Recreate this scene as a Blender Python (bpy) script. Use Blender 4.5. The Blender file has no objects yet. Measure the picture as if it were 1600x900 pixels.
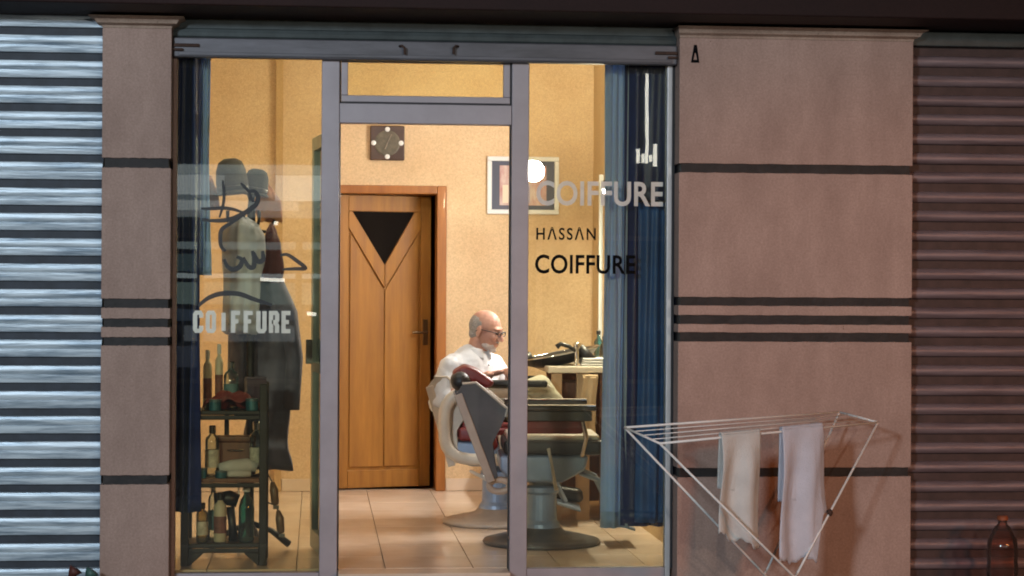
import bpy, bmesh, math, random
from mathutils import Vector, Matrix, Euler
random.seed(7)
R = math.radians
scene = bpy.context.scene
col = scene.collection

# ------------------------------------------------------------------ camera
FPX = 3155.0                     # focal length in pixels of a 1600 px wide frame
YAW, ROLL = 5.5, 0.32
CAM = Vector((-0.963, -10.0, 1.40))
CROT = Matrix.Rotation(R(-YAW), 4, 'Z') @ Matrix.Rotation(R(90), 4, 'X') @ Matrix.Rotation(R(ROLL), 4, 'Z')
cd = bpy.data.cameras.new('camera')
cam = bpy.data.objects.new('camera', cd); col.objects.link(cam)
cam.matrix_world = Matrix.Translation(CAM) @ CROT
cd.sensor_width = 36.0; cd.lens = FPX / 1600 * 36.0
cd.clip_start = 0.1; cd.clip_end = 500
scene.camera = cam

# ------------------------------------------------------------------ sky (night)
w = bpy.data.worlds.new('World'); scene.world = w; w.use_nodes = True
nt = w.node_tree; bg = nt.nodes['Background']
sky = nt.nodes.new('ShaderNodeTexSky'); sky.sky_type = 'NISHITA'; sky.sun_disc = False
sky.sun_elevation = R(-4); sky.sun_rotation = R(200)
nt.links.new(sky.outputs[0], bg.inputs[0]); bg.inputs[1].default_value = 0.06

scene.view_settings.view_transform = 'Standard'; scene.view_settings.look = 'None'
scene.view_settings.exposure = 0.0; scene.view_settings.gamma = 1.0
scene.view_settings.use_curve_mapping = False
scene.render.engine = 'CYCLES'
cy = scene.cycles
cy.use_denoising = True
cy.max_bounces = 10; cy.transparent_max_bounces = 24; cy.glossy_bounces = 5; cy.diffuse_bounces = 4
cy.caustics_reflective = False; cy.caustics_refractive = False
cy.sample_clamp_indirect = 6.0
cy.filter_width = 1.9

# lamp strengths (each lamp's light is made with its lamp below)
P_TUBE, P_FILL = 460.0, 150.0
P_COOL, P_BULB, P_SODIUM = 2900.0, 560.0, 1350.0

# ------------------------------------------------------------------ helpers
def at(px, py, Y):
    """world point on the plane y = Y that projects to the photo pixel (px, py)"""
    d = CROT.to_3x3() @ Vector(((px - 800) / FPX, -(py - 450) / FPX, -1))
    t = (Y - CAM.y) / d.y
    return CAM + d * t
def X(px, Y, py=450): return at(px, py, Y).x
def Z(py, Y, px=800): return at(px, py, Y).z

def tag(o, label=None, cat=None, group=None, kind=None):
    if label: o['label'] = label
    if cat: o['category'] = cat
    if group: o['group'] = group
    if kind: o['kind'] = kind
    return o
def empty(name, loc, label, cat, group=None):
    o = bpy.data.objects.new(name, None); col.objects.link(o); o.location = Vector(loc)
    o.empty_display_size = 0.1
    bpy.context.view_layer.update()
    return tag(o, label, cat, group)
def wloc(o):
    v = Vector((0, 0, 0))
    while o: v = v + o.location; o = o.parent
    return v
def copy_tree(o, parent=None):
    c = o.copy(); col.objects.link(c); c.parent = parent
    for ch in list(o.children): copy_tree(ch, c)
    return c

class MB:
    def __init__(s): s.v = []; s.f = []
    def add(s, vs, fs):
        b = len(s.v); s.v += [Vector(p) for p in vs]; s.f += [[b + i for i in f] for f in fs]; return s
    def box(s, x0, x1, y0, y1, z0, z1):
        vs = [(x, y, z) for x in (x0, x1) for y in (y0, y1) for z in (z0, z1)]
        return s.add(vs, [(0, 1, 3, 2), (4, 6, 7, 5), (0, 4, 5, 1), (2, 3, 7, 6), (0, 2, 6, 4), (1, 5, 7, 3)])
    def obox(s, c, size, rot=None):
        m = rot if rot is not None else Matrix.Identity(3)
        c = Vector(c); h = [q / 2 for q in size]
        vs = [c + m @ Vector((sx * h[0], sy * h[1], sz * h[2])) for sx in (-1, 1) for sy in (-1, 1) for sz in (-1, 1)]
        return s.add(vs, [(0, 1, 3, 2), (4, 6, 7, 5), (0, 4, 5, 1), (2, 3, 7, 6), (0, 2, 6, 4), (1, 5, 7, 3)])
    def tube(s, pts, r, seg=10, closed=False):
        pts = [Vector(p) for p in pts]; n = len(pts)
        rs = r if isinstance(r, (list, tuple)) else [r] * n
        tang = []
        for i in range(n):
            a = pts[(i - 1) % n] if (closed or i > 0) else pts[i]
            b = pts[(i + 1) % n] if (closed or i < n - 1) else pts[i]
            tang.append((b - a).normalized())
        up = Vector((0, 0, 1)) if abs(tang[0].z) < 0.9 else Vector((1, 0, 0))
        nrm = (up - tang[0] * up.dot(tang[0])).normalized()
        vs = []
        for i in range(n):
            nrm = (nrm - tang[i] * nrm.dot(tang[i])).normalized()
            bn = tang[i].cross(nrm)
            for k in range(seg):
                a = 2 * math.pi * k / seg
                vs.append(pts[i] + (nrm * math.cos(a) + bn * math.sin(a)) * rs[i])
        fs = []
        for i in range(n if closed else n - 1):
            j = (i + 1) % n
            for k in range(seg):
                fs.append((i * seg + k, i * seg + (k + 1) % seg, j * seg + (k + 1) % seg, j * seg + k))
        if not closed:
            fs.append(tuple(reversed(range(seg)))); fs.append(tuple((n - 1) * seg + k for k in range(seg)))
        return s.add(vs, fs)
    def lathe(s, c, prof, seg=24, M=None):
        c = Vector(c); M = M or Matrix.Identity(3); vs = []; n = len(prof)
        for r, z in prof:
            for k in range(seg):
                a = 2 * math.pi * k / seg
                vs.append(c + M @ Vector((max(r, 1e-4) * math.cos(a), max(r, 1e-4) * math.sin(a), z)))
        fs = []
        for i in range(n - 1):
            for k in range(seg):
                fs.append((i * seg + k, i * seg + (k + 1) % seg, (i + 1) * seg + (k + 1) % seg, (i + 1) * seg + k))
        fs.append(tuple(reversed(range(seg)))); fs.append(tuple((n - 1) * seg + k for k in range(seg)))
        return s.add(vs, fs)
    def prism(s, poly, f0, f1):
        """poly: list of 2D; f0/f1 map a 2D point to the two end faces"""
        n = len(poly); vs = [Vector(f0(p)) for p in poly] + [Vector(f1(p)) for p in poly]
        fs = [tuple(reversed(range(n))), tuple(range(n, 2 * n))]
        fs += [(i, (i + 1) % n, n + (i + 1) % n, n + i) for i in range(n)]
        return s.add(vs, fs)
    def xz(s, poly, y0, y1): return s.prism(poly, lambda p: (p[0], y0, p[1]), lambda p: (p[0], y1, p[1]))
    def capsule(s, p0, p1, r0, r1, seg=14):
        p0, p1 = Vector(p0), Vector(p1); d = p1 - p0
        if d.length < 1e-5: d = Vector((0, 0, 1e-3)); p1 = p0 + d
        dn = d.normalized(); pts, rs = [], []
        for k in range(5):
            a = math.pi / 2 * (1 - k / 4.0); pts.append(p0 - dn * r0 * math.sin(a)); rs.append(max(r0 * math.cos(a), 1e-4))
        for k in range(5):
            a = math.pi / 2 * (k / 4.0); pts.append(p1 + dn * r1 * math.sin(a)); rs.append(max(r1 * math.cos(a), 1e-4))
        return s.tube(pts, rs, seg)
    def ell(s, c, r, rot=None, seg=18, rings=12):
        m = rot if rot is not None else Matrix.Identity(3); c = Vector(c)
        vs = [c + m @ Vector((0, 0, -r[2]))]
        for i in range(1, rings):
            t = -math.pi / 2 + math.pi * i / rings
            for k in range(seg):
                a = 2 * math.pi * k / seg
                vs.append(c + m @ Vector((r[0] * math.cos(t) * math.cos(a), r[1] * math.cos(t) * math.sin(a), r[2] * math.sin(t))))
        vs.append(c + m @ Vector((0, 0, r[2])))
        fs = [(0, 1 + (k + 1) % seg, 1 + k) for k in range(seg)]
        for i in range(rings - 2):
            for k in range(seg):
                a = 1 + i * seg; b = a + seg
                fs.append((a + k, a + (k + 1) % seg, b + (k + 1) % seg, b + k))
        a = 1 + (rings - 2) * seg; t = len(vs) - 1
        fs += [(a + k, a + (k + 1) % seg, t) for k in range(seg)]
        return s.add(vs, fs)
    def sheet(s, fn, nu, nv):
        vs = [fn(i / nu, j / nv) for j in range(nv + 1) for i in range(nu + 1)]
        return s.add(vs, [(j * (nu + 1) + i, j * (nu + 1) + i + 1, (j + 1) * (nu + 1) + i + 1, (j + 1) * (nu + 1) + i)
                          for j in range(nv) for i in range(nu)])
    def xf(s, M):
        s.v = [M @ p for p in s.v]; return s
    def build(s, name, mat, parent=None, origin=None, bev=0, seg=2, smooth=False, solid=0, subd=0, autosm=40):
        org = wloc(parent) if parent else (Vector(origin) if origin is not None else Vector((0, 0, 0)))
        me = bpy.data.meshes.new(name)
        me.from_pydata([tuple(p - org) for p in s.v], [], s.f)
        bm = bmesh.new(); bm.from_mesh(me); bmesh.ops.recalc_face_normals(bm, faces=bm.faces); bm.to_mesh(me); bm.free()
        o = bpy.data.objects.new(name, me); col.objects.link(o)
        if parent: o.parent = parent
        else: o.location = org
        if mat: me.materials.append(mat)
        if solid: m = o.modifiers.new('s', 'SOLIDIFY'); m.thickness = solid; m.offset = 0
        if bev:
            m = o.modifiers.new('b', 'BEVEL'); m.width = bev; m.segments = seg; m.limit_method = 'ANGLE'; m.angle_limit = R(35)
        if subd: m = o.modifiers.new('u', 'SUBSURF'); m.levels = subd; m.render_levels = subd
        if smooth or bev or subd:
            me.polygons.foreach_set('use_smooth', [True] * len(me.polygons)); me.update()
            if bev and not smooth:
                m = o.modifiers.new('n', 'WEIGHTED_NORMAL'); m.keep_sharp = False
        return o

def bx(x0, x1, y0, y1, z0, z1): return MB().box(min(x0, x1), max(x0, x1), min(y0, y1), max(y0, y1), min(z0, z1), max(z0, z1))

# ------------------------------------------------------------------ materials
MATS = {}
def mat(name, color, rough=0.6, metal=0.0, var=0.0, vscale=6.0, bump=0.0, bscale=60.0, stretch=(1, 1, 1),
        col2=None, spec=0.5, coat=0.0, sheen=0.0, rvar=0.0, detail=5, ramp=(.33, .67)):
    m = bpy.data.materials.new(name); m.use_nodes = True; t = m.node_tree; b = t.nodes['Principled BSDF']
    b.inputs['Base Color'].default_value = (*color, 1); b.inputs['Roughness'].default_value = rough
    b.inputs['Metallic'].default_value = metal; b.inputs['Specular IOR Level'].default_value = spec
    b.inputs['Coat Weight'].default_value = coat; b.inputs['Sheen Weight'].default_value = sheen
    tc = t.nodes.new('ShaderNodeTexCoord'); mp = t.nodes.new('ShaderNodeMapping'); mp.inputs['Scale'].default_value = stretch
    oi = t.nodes.new('ShaderNodeObjectInfo'); ml = t.nodes.new('ShaderNodeMath'); ml.operation = 'MULTIPLY'; ml.inputs[1].default_value = 37.0
    va = t.nodes.new('ShaderNodeVectorMath'); va.operation = 'ADD'
    t.links.new(oi.outputs['Random'], ml.inputs[0]); t.links.new(tc.outputs['Object'], va.inputs[0]); t.links.new(ml.outputs[0], va.inputs[1])
    t.links.new(va.outputs[0], mp.inputs[0])
    if var or col2 or rvar:
        n = t.nodes.new('ShaderNodeTexNoise'); n.inputs['Scale'].default_value = vscale; n.inputs['Detail'].default_value = detail
        n.inputs['Roughness'].default_value = 0.62
        t.links.new(mp.outputs[0], n.inputs['Vector'])
        rp = t.nodes.new('ShaderNodeValToRGB')
        c2 = col2 or tuple(c * (1 - var) for c in color); c1 = color if col2 else tuple(min(1, c * (1 + var)) for c in color)
        rp.color_ramp.elements[0].position = ramp[0]; rp.color_ramp.elements[0].color = (*c2, 1)
        rp.color_ramp.elements[1].position = ramp[1]; rp.color_ramp.elements[1].color = (*c1, 1)
        t.links.new(n.outputs['Fac'], rp.inputs[0])
        if var or col2: t.links.new(rp.outputs[0], b.inputs['Base Color'])
        if rvar:
            mr = t.nodes.new('ShaderNodeMapRange'); mr.inputs['To Min'].default_value = max(0.02, rough - rvar); mr.inputs['To Max'].default_value = min(1, rough + rvar)
            t.links.new(n.outputs['Fac'], mr.inputs['Value']); t.links.new(mr.outputs[0], b.inputs['Roughness'])
    if bump:
        n2 = t.nodes.new('ShaderNodeTexNoise'); n2.inputs['Scale'].default_value = bscale; n2.inputs['Detail'].default_value = 4
        t.links.new(mp.outputs[0], n2.inputs['Vector'])
        bp = t.nodes.new('ShaderNodeBump'); bp.inputs['Strength'].default_value = bump; bp.inputs['Distance'].default_value = 0.01
        t.links.new(n2.outputs['Fac'], bp.inputs['Height']); t.links.new(bp.outputs[0], b.inputs['Normal'])
    MATS[name] = m
    return m
def emit(name, color, strength):
    m = bpy.data.materials.new(name); m.use_nodes = True; t = m.node_tree
    t.nodes.remove(t.nodes['Principled BSDF']); e = t.nodes.new('ShaderNodeEmission')
    e.inputs[0].default_value = (*color, 1); e.inputs[1].default_value = strength
    t.links.new(e.outputs[0], t.nodes['Material Output'].inputs[0]); return m
def glass(name, tint, ior=1.5, boost=1.0, rough=0.0, dirt=0.0, wave=.00006):
    """flat window glass: tinted see-through plus a Fresnel reflection and a little dust"""
    m = bpy.data.materials.new(name); m.use_nodes = True; t = m.node_tree; L = t.links
    t.nodes.remove(t.nodes['Principled BSDF'])
    tr = t.nodes.new('ShaderNodeBsdfTransparent'); tr.inputs[0].default_value = (*tint, 1)
    gl = t.nodes.new('ShaderNodeBsdfGlossy'); gl.inputs['Roughness'].default_value = rough; gl.inputs[0].default_value = (0.95, 0.97, 1, 1)
    tcg = t.nodes.new('ShaderNodeTexCoord'); ng = t.nodes.new('ShaderNodeTexNoise'); ng.inputs['Scale'].default_value = 4.0; ng.inputs['Detail'].default_value = 2
    bg_ = t.nodes.new('ShaderNodeBump'); bg_.inputs['Strength'].default_value = 1.0; bg_.inputs['Distance'].default_value = wave
    L.new(tcg.outputs['Object'], ng.inputs['Vector']); L.new(ng.outputs['Fac'], bg_.inputs['Height']); L.new(bg_.outputs[0], gl.inputs['Normal'])
    fr = t.nodes.new('ShaderNodeFresnel'); fr.inputs[0].default_value = ior
    mu = t.nodes.new('ShaderNodeMath'); mu.operation = 'MULTIPLY'; mu.inputs[1].default_value = boost; mu.use_clamp = True
    L.new(fr.outputs[0], mu.inputs[0])
    mx = t.nodes.new('ShaderNodeMixShader'); L.new(mu.outputs[0], mx.inputs[0]); L.new(tr.outputs[0], mx.inputs[1]); L.new(gl.outputs[0], mx.inputs[2])
    out = mx
    if dirt:
        df = t.nodes.new('ShaderNodeBsdfDiffuse'); df.inputs[0].default_value = (0.62, 0.62, 0.60, 1)
        tc = t.nodes.new('ShaderNodeTexCoord'); n = t.nodes.new('ShaderNodeTexNoise'); n.inputs['Scale'].default_value = 2.2; n.inputs['Detail'].default_value = 8
        L.new(tc.outputs['Object'], n.inputs['Vector'])
        mr = t.nodes.new('ShaderNodeMapRange'); mr.inputs['From Min'].default_value = 0.4; mr.inputs['From Max'].default_value = 0.8
        mr.inputs['To Min'].default_value = 0.01; mr.inputs['To Max'].default_value = dirt; L.new(n.outputs['Fac'], mr.inputs['Value'])
        m2 = t.nodes.new('ShaderNodeMixShader'); L.new(mr.outputs[0], m2.inputs[0]); L.new(mx.outputs[0], m2.inputs[1]); L.new(df.outputs[0], m2.inputs[2]); out = m2
    L.new(out.outputs[0], t.nodes['Material Output'].inputs[0]); return m
def cloth_mat(name, color, trans=0.35, alpha=1.0, var=0.12, vscale=5, rough=0.7, sheen=0.2, spec=0.3, bump=0.2):
    m = mat(name, color, rough, var=var, vscale=vscale, bump=bump, bscale=160, sheen=sheen, spec=spec)
    t = m.node_tree; L = t.links; b = t.nodes['Principled BSDF']; out = t.nodes['Material Output']
    tl = t.nodes.new('ShaderNodeBsdfTranslucent'); tl.inputs[0].default_value = (*color, 1)
    mx = t.nodes.new('ShaderNodeMixShader'); mx.inputs[0].default_value = trans
    L.new(b.outputs[0], mx.inputs[1]); L.new(tl.outputs[0], mx.inputs[2]); last = mx
    if alpha < 1:
        tp = t.nodes.new('ShaderNodeBsdfTransparent'); m2 = t.nodes.new('ShaderNodeMixShader'); m2.inputs[0].default_value = alpha
        L.new(tp.outputs[0], m2.inputs[1]); L.new(mx.outputs[0], m2.inputs[2]); last = m2
    L.new(last.outputs[0], out.inputs[0]); return m
def wood_mat(name, c1, c2, scale=3.0, rough=0.42, axis='z', coat=0.15):
    st = {'z': (9, 9, 0.8), 'x': (0.8, 9, 9), 'y': (9, 0.8, 9)}[axis]
    return mat(name, c1, rough, col2=c2, vscale=scale, stretch=st, bump=0.08, bscale=8, coat=coat, rvar=0.1)
def wall_mat(name, c1, c2, blot, bump=0.25, streak=0.0):
    """painted plaster: broad blotches, small speckle, trowel relief, a few scuffs"""
    m = bpy.data.materials.new(name); m.use_nodes = True; t = m.node_tree; L = t.links; b = t.nodes['Principled BSDF']
    b.inputs['Roughness'].default_value = 0.72; b.inputs['Specular IOR Level'].default_value = 0.3
    tc = t.nodes.new('ShaderNodeTexCoord')
    def noise(sc, det, ro=0.6):
        n = t.nodes.new('ShaderNodeTexNoise'); n.inputs['Scale'].default_value = sc; n.inputs['Detail'].default_value = det
        n.inputs['Roughness'].default_value = ro; L.new(tc.outputs['Object'], n.inputs['Vector']); return n
    n1 = noise(blot, 6); n2 = noise(95, 3, .8); n3 = noise(9, 9, 0.75)
    rp = t.nodes.new('ShaderNodeValToRGB'); e = rp.color_ramp.elements
    e[0].position = 0.3; e[0].color = (*c2, 1); e[1].position = 0.7; e[1].color = (*c1, 1); L.new(n1.outputs['Fac'], rp.inputs[0])
    mx = t.nodes.new('ShaderNodeMix'); mx.data_type = 'RGBA'; mx.blend_type = 'MULTIPLY'
    r2 = t.nodes.new('ShaderNodeValToRGB'); e = r2.color_ramp.elements; e[0].position = 0.3; e[0].color = (.74, .72, .70, 1); e[1].position = 0.64; e[1].color = (1, 1, 1, 1)
    L.new(n2.outputs['Fac'], r2.inputs[0]); mx.inputs[0].default_value = 1.0
    L.new(rp.outputs[0], mx.inputs[6]); L.new(r2.outputs[0], mx.inputs[7])
    m3 = t.nodes.new('ShaderNodeMix'); m3.data_type = 'RGBA'; m3.blend_type = 'MULTIPLY'
    r3 = t.nodes.new('ShaderNodeValToRGB'); e = r3.color_ramp.elements; e[0].position = 0.24; e[0].color = (.5, .46, .43, 1); e[1].position = 0.36; e[1].color = (1, 1, 1, 1)
    L.new(n3.outputs['Fac'], r3.inputs[0]); m3.inputs[0].default_value = 0.8; L.new(mx.outputs[2], m3.inputs[6]); L.new(r3.outputs[0], m3.inputs[7])
    last = m3
    if streak:
        mp = t.nodes.new('ShaderNodeMapping'); mp.inputs['Scale'].default_value = (1.7, 1.7, .75); L.new(tc.outputs['Object'], mp.inputs[0])
        ns = t.nodes.new('ShaderNodeTexNoise'); ns.inputs['Scale'].default_value = 2.4; ns.inputs['Detail'].default_value = 9; ns.inputs['Roughness'].default_value = .7
        L.new(mp.outputs[0], ns.inputs['Vector'])
        r4 = t.nodes.new('ShaderNodeValToRGB'); e = r4.color_ramp.elements; e[0].position = .30; e[0].color = (.70, .67, .65, 1); e[1].position = .62; e[1].color = (1.05, 1.05, 1.04, 1)
        L.new(ns.outputs['Fac'], r4.inputs[0])
        m4 = t.nodes.new('ShaderNodeMix'); m4.data_type = 'RGBA'; m4.blend_type = 'MULTIPLY'; m4.inputs[0].default_value = streak
        L.new(m3.outputs[2], m4.inputs[6]); L.new(r4.outputs[0], m4.inputs[7]); last = m4
        nk = noise(26, 2, .5); r5 = t.nodes.new('ShaderNodeValToRGB'); e = r5.color_ramp.elements; e[0].position = .225; e[0].color = (.30, .25, .22, 1); e[1].position = .25; e[1].color = (1, 1, 1, 1)
        L.new(nk.outputs['Fac'], r5.inputs[0])
        m5 = t.nodes.new('ShaderNodeMix'); m5.data_type = 'RGBA'; m5.blend_type = 'MULTIPLY'; m5.inputs[0].default_value = 1
        L.new(m4.outputs[2], m5.inputs[6]); L.new(r5.outputs[0], m5.inputs[7]); last = m5
    L.new(last.outputs[2], b.inputs['Base Color'])
    bp = t.nodes.new('ShaderNodeBump'); bp.inputs['Strength'].default_value = bump; bp.inputs['Distance'].default_value = 0.006
    ad = t.nodes.new('ShaderNodeMath'); ad.operation = 'ADD'; L.new(n2.outputs['Fac'], ad.inputs[0]); L.new(n3.outputs['Fac'], ad.inputs[1])
    L.new(ad.outputs[0], bp.inputs['Height']); L.new(bp.outputs[0], b.inputs['Normal'])
    return m

M_pillar = wall_mat('pillar_render', (.56, .385, .325), (.475, .315, .26), 1.3, 0.3, .75)
M_cap = wall_mat('capital_render', (.56, .41, .325), (.43, .295, .23), 3.0, 0.3, .8)
M_groove = mat('groove_black', (.020, .015, .014), .65, var=.5, vscale=14, bump=.3)
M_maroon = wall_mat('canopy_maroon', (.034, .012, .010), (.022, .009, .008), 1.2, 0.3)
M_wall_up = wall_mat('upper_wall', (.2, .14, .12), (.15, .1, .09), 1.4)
M_shL = mat('shutter_pale_steel', (.74, .82, .88), .38, metal=.2, col2=(.27, .34, .41), vscale=2.8, stretch=(1.1, 1, 17), bump=.22, bscale=5, rvar=.18, detail=9, ramp=(.36, .58))
M_shR = mat('shutter_grey_steel', (.29, .22, .23), .5, metal=.2, col2=(.17, .12, .125), vscale=2.8, stretch=(1.1, 1, 15), bump=.2, bscale=6, rvar=.1, detail=9)
M_shDark = mat('shutter_joint_dark', (.028, .034, .048), .6, var=.3, vscale=12)
M_shDarkR = mat('shutter_joint_brown', (.055, .028, .026), .6, var=.3, vscale=12)
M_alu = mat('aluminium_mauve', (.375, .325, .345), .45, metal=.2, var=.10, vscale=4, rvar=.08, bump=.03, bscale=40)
M_alu_pale = mat('aluminium_bright', (.55, .54, .55), .40, metal=.3, var=.08, vscale=5)  # paler aluminium for the right-hand jamb
M_seal = mat('rubber_seal', (.03, .028, .03), .6)
M_bar = mat('slate_bar', (.145, .135, .15), .5, metal=.3, col2=(.09, .083, .09), vscale=3, stretch=(1, 1, 5), bump=.1, bscale=20)
M_rail = mat('dark_green_rail', (.045, .055, .055), .5, metal=.3, var=.3, vscale=8)
M_rust = mat('rusted_iron', (.06, .028, .018), .8, var=.4, vscale=25, bump=.3)
M_wall = wall_mat('peach_plaster', (.81, .60, .37), (.70, .49, .285), 2.6, 0.35)
M_wall_side = wall_mat('ochre_plaster', (.76, .58, .36), (.69, .52, .31), 2.0, 0.35)
M_ceil = wall_mat('ceiling_white', (.75, .72, .66), (.7, .66, .6), 2)
M_tile = mat('floor_tile', (.76, .62, .50), .22, var=.10, vscale=2.0, col2=(.66, .52, .40), rvar=.06, spec=.5)
M_grout = mat('floor_grout', (.46, .36, .28), .8)
M_wood = wood_mat('door_wood', (.42, .185, .028), (.27, .108, .015), 1.6, .58, coat=0)
M_woodf = wood_mat('door_frame_wood', (.38, .14, .03), (.26, .092, .02), 2.4, .45, coat=.05)
M_darkwood = wood_mat('dark_stained_wood', (.010, .007, .006), (.005, .004, .004), 3, .5, coat=0)
M_brownwood = wood_mat('brown_wood', (.22, .09, .045), (.12, .05, .028), 3, .45)
M_black = mat('black_plastic', (.012, .012, .013), .4, var=.2)
M_blackgl = mat('dark_pane', (.010, .008, .007), .9, spec=.03)
M_vinylk = mat('black_vinyl_lettering', (.003, .003, .004), .8, spec=.1)
M_chrome = mat('chrome', (.75, .75, .76), .12, metal=1)
M_steel = mat('enamel_bluegrey', (.23, .29, .39), .40, metal=.2, var=.15, vscale=7, rvar=.1, coat=.3)
M_greysh = mat('grey_enamel', (.072, .068, .068), .48, var=.2, vscale=6, coat=.2)
M_tan = mat('tan_enamel', (.42, .33, .26), .42, var=.12, vscale=8, coat=.2)
M_cream = mat('cream_enamel', (.58, .50, .40), .40, var=.10, vscale=7, coat=.2)
M_red = mat('maroon_leather', (.17, .022, .020), .38, var=.22, vscale=9, bump=.15, bscale=120)
M_blackle = mat('black_leather', (.018, .017, .016), .45, var=.2, bump=.15, bscale=120)
M_creamle = mat('cream_leather', (.55, .50, .42), .5, var=.12, bump=.15, bscale=120)
M_skin = mat('skin', (.52, .28, .19), .55, col2=(.43, .205, .14), vscale=26, bump=.05, bscale=200, spec=.4)
M_hair = mat('grey_hair', (.30, .27, .24), .8, var=.3, vscale=120, bump=.5, bscale=260)
M_beard = mat('white_stubble', (.60, .52, .46), .85, var=.2, vscale=160, bump=.4, bscale=300)
M_shirt = cloth_mat('white_shirt', (.80, .80, .80), .12, var=.04)
M_khaki = cloth_mat('khaki_trousers', (.42, .40, .31), .05, var=.15)
M_shoe = mat('black_shoe', (.02, .018, .016), .35)
M_paper = mat('white_paper', (.82, .81, .78), .7, var=.05)
M_navy = cloth_mat('navy_satin', (.012, .032, .19), .10, var=.25, vscale=4, rough=.38, sheen=0, spec=.5)
M_navy_lit = cloth_mat('lit_navy_satin', (.04, .17, .62), .35, var=.22, vscale=4, rough=.38, sheen=0, spec=.5)
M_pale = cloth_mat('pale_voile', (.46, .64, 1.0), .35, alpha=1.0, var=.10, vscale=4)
M_glass = glass('yellowish_pane', (.93, .905, .77), 1.5, 1.1, dirt=.018)
M_glass_t = glass('transom_pane', (.95, .93, .76), 1.5, 1.0, dirt=.03)
M_glass_d = glass('door_pane', (.90, .95, .90), 1.5, 1.0)
M_bottle = glass('clear_bottle', (.80, .86, .86), 1.45, 2.0, .02)
M_teal = glass('teal_bottle', (.16, .52, .55), 1.45, 2.2, .03, dirt=.25)
M_amber = glass('amber_bottle', (.80, .52, .42), 1.35, 1.2, .05, dirt=.14)
M_tealtin = mat('teal_tin', (.03, .13, .17), .4, metal=.3, var=.3, vscale=18)
M_white = mat('white_paint', (.78, .78, .77), .5, var=.05)
M_white_lit = emit('fluorescent_glass', (1, .97, .92), P_TUBE)
M_fill_lit = emit('fill_tube_glass', (1, .96, .88), P_FILL)
M_mirror = mat('mirror_silver', (.86, .88, .87), .03, metal=1)
M_rack = mat('rack_white_wire', (.85, .82, .78), .4, var=.1)
M_towel1 = cloth_mat('cream_towel', (.86, .85, .82), .3, var=.08, vscale=8, bump=.6, rough=.95)
M_towel2 = cloth_mat('lilac_towel', (.84, .83, .90), .3, var=.08, vscale=8, bump=.6, rough=.95)
M_asph = mat('asphalt', (.05, .05, .052), .85, var=.25, vscale=30, bump=.4, bscale=120)
M_pave = mat('pavement_slab', (.13, .12, .11), .8, var=.2, vscale=7, bump=.3, bscale=60)
M_kerb = mat('kerb_stone', (.3, .29, .27), .8, var=.15, bump=.3)
def decal(name, color, a):
    m = mat(name, color, .55, var=.10, vscale=14); t = m.node_tree; b = t.nodes['Principled BSDF']; b.inputs['Alpha'].default_value = a; return m
M_vinylw = decal('white_vinyl_lettering', (.86, .84, .72), .95)
M_vinylw2 = decal('translucent_white_vinyl_lettering', (.80, .77, .70), .82)  # partly see-through, slightly greyer white vinyl
M_ink = decal('ink_grey_line', (.02, .02, .022), .96)

# ------------------------------------------------------------------ street, pavement, building shell
GZ = -0.15
tag(bx(-60, 60, -12.2, -2.2, GZ - .32, GZ - .12).build('road', M_asph), 'dark asphalt road in front of the shops', kind='structure')
tag(bx(-60, 60, -2.2, -2.05, GZ - .3, GZ + .0).build('kerb', M_kerb, bev=.015), 'pale stone kerb along the pavement', kind='structure')
pv = tag(bx(-60, 60, -2.05, .35, GZ - .3, GZ - .012).build('pavement', M_pave), 'grey slab pavement before the shopfront', kind='structure')
slab = None
for i in range(18):
    for j in range(4):
        x = -4.5 + i * .5
        if slab is None:
            slab = MB().box(-.245, .245, -.245, .245, -.012, 0).build('paving_slab', M_pave, pv, bev=.004, seg=1)
            o = slab
        else:
            o = slab.copy(); col.objects.link(o)
        o.location = (x, -1.79 + j * .5, GZ + random.uniform(-.003, .002)); o.rotation_euler.z = random.choice((0, math.pi / 2, math.pi))
tag(bx(-60, 60, -15.2, -12.2, GZ - .3, GZ).build('pavement_opposite', M_pave), 'pavement on the far side of the road', kind='structure')
tag(bx(-200, 200, -200, 200, GZ - .9, GZ - .5).build('ground', M_asph), 'ground under the street', kind='structure')

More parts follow.
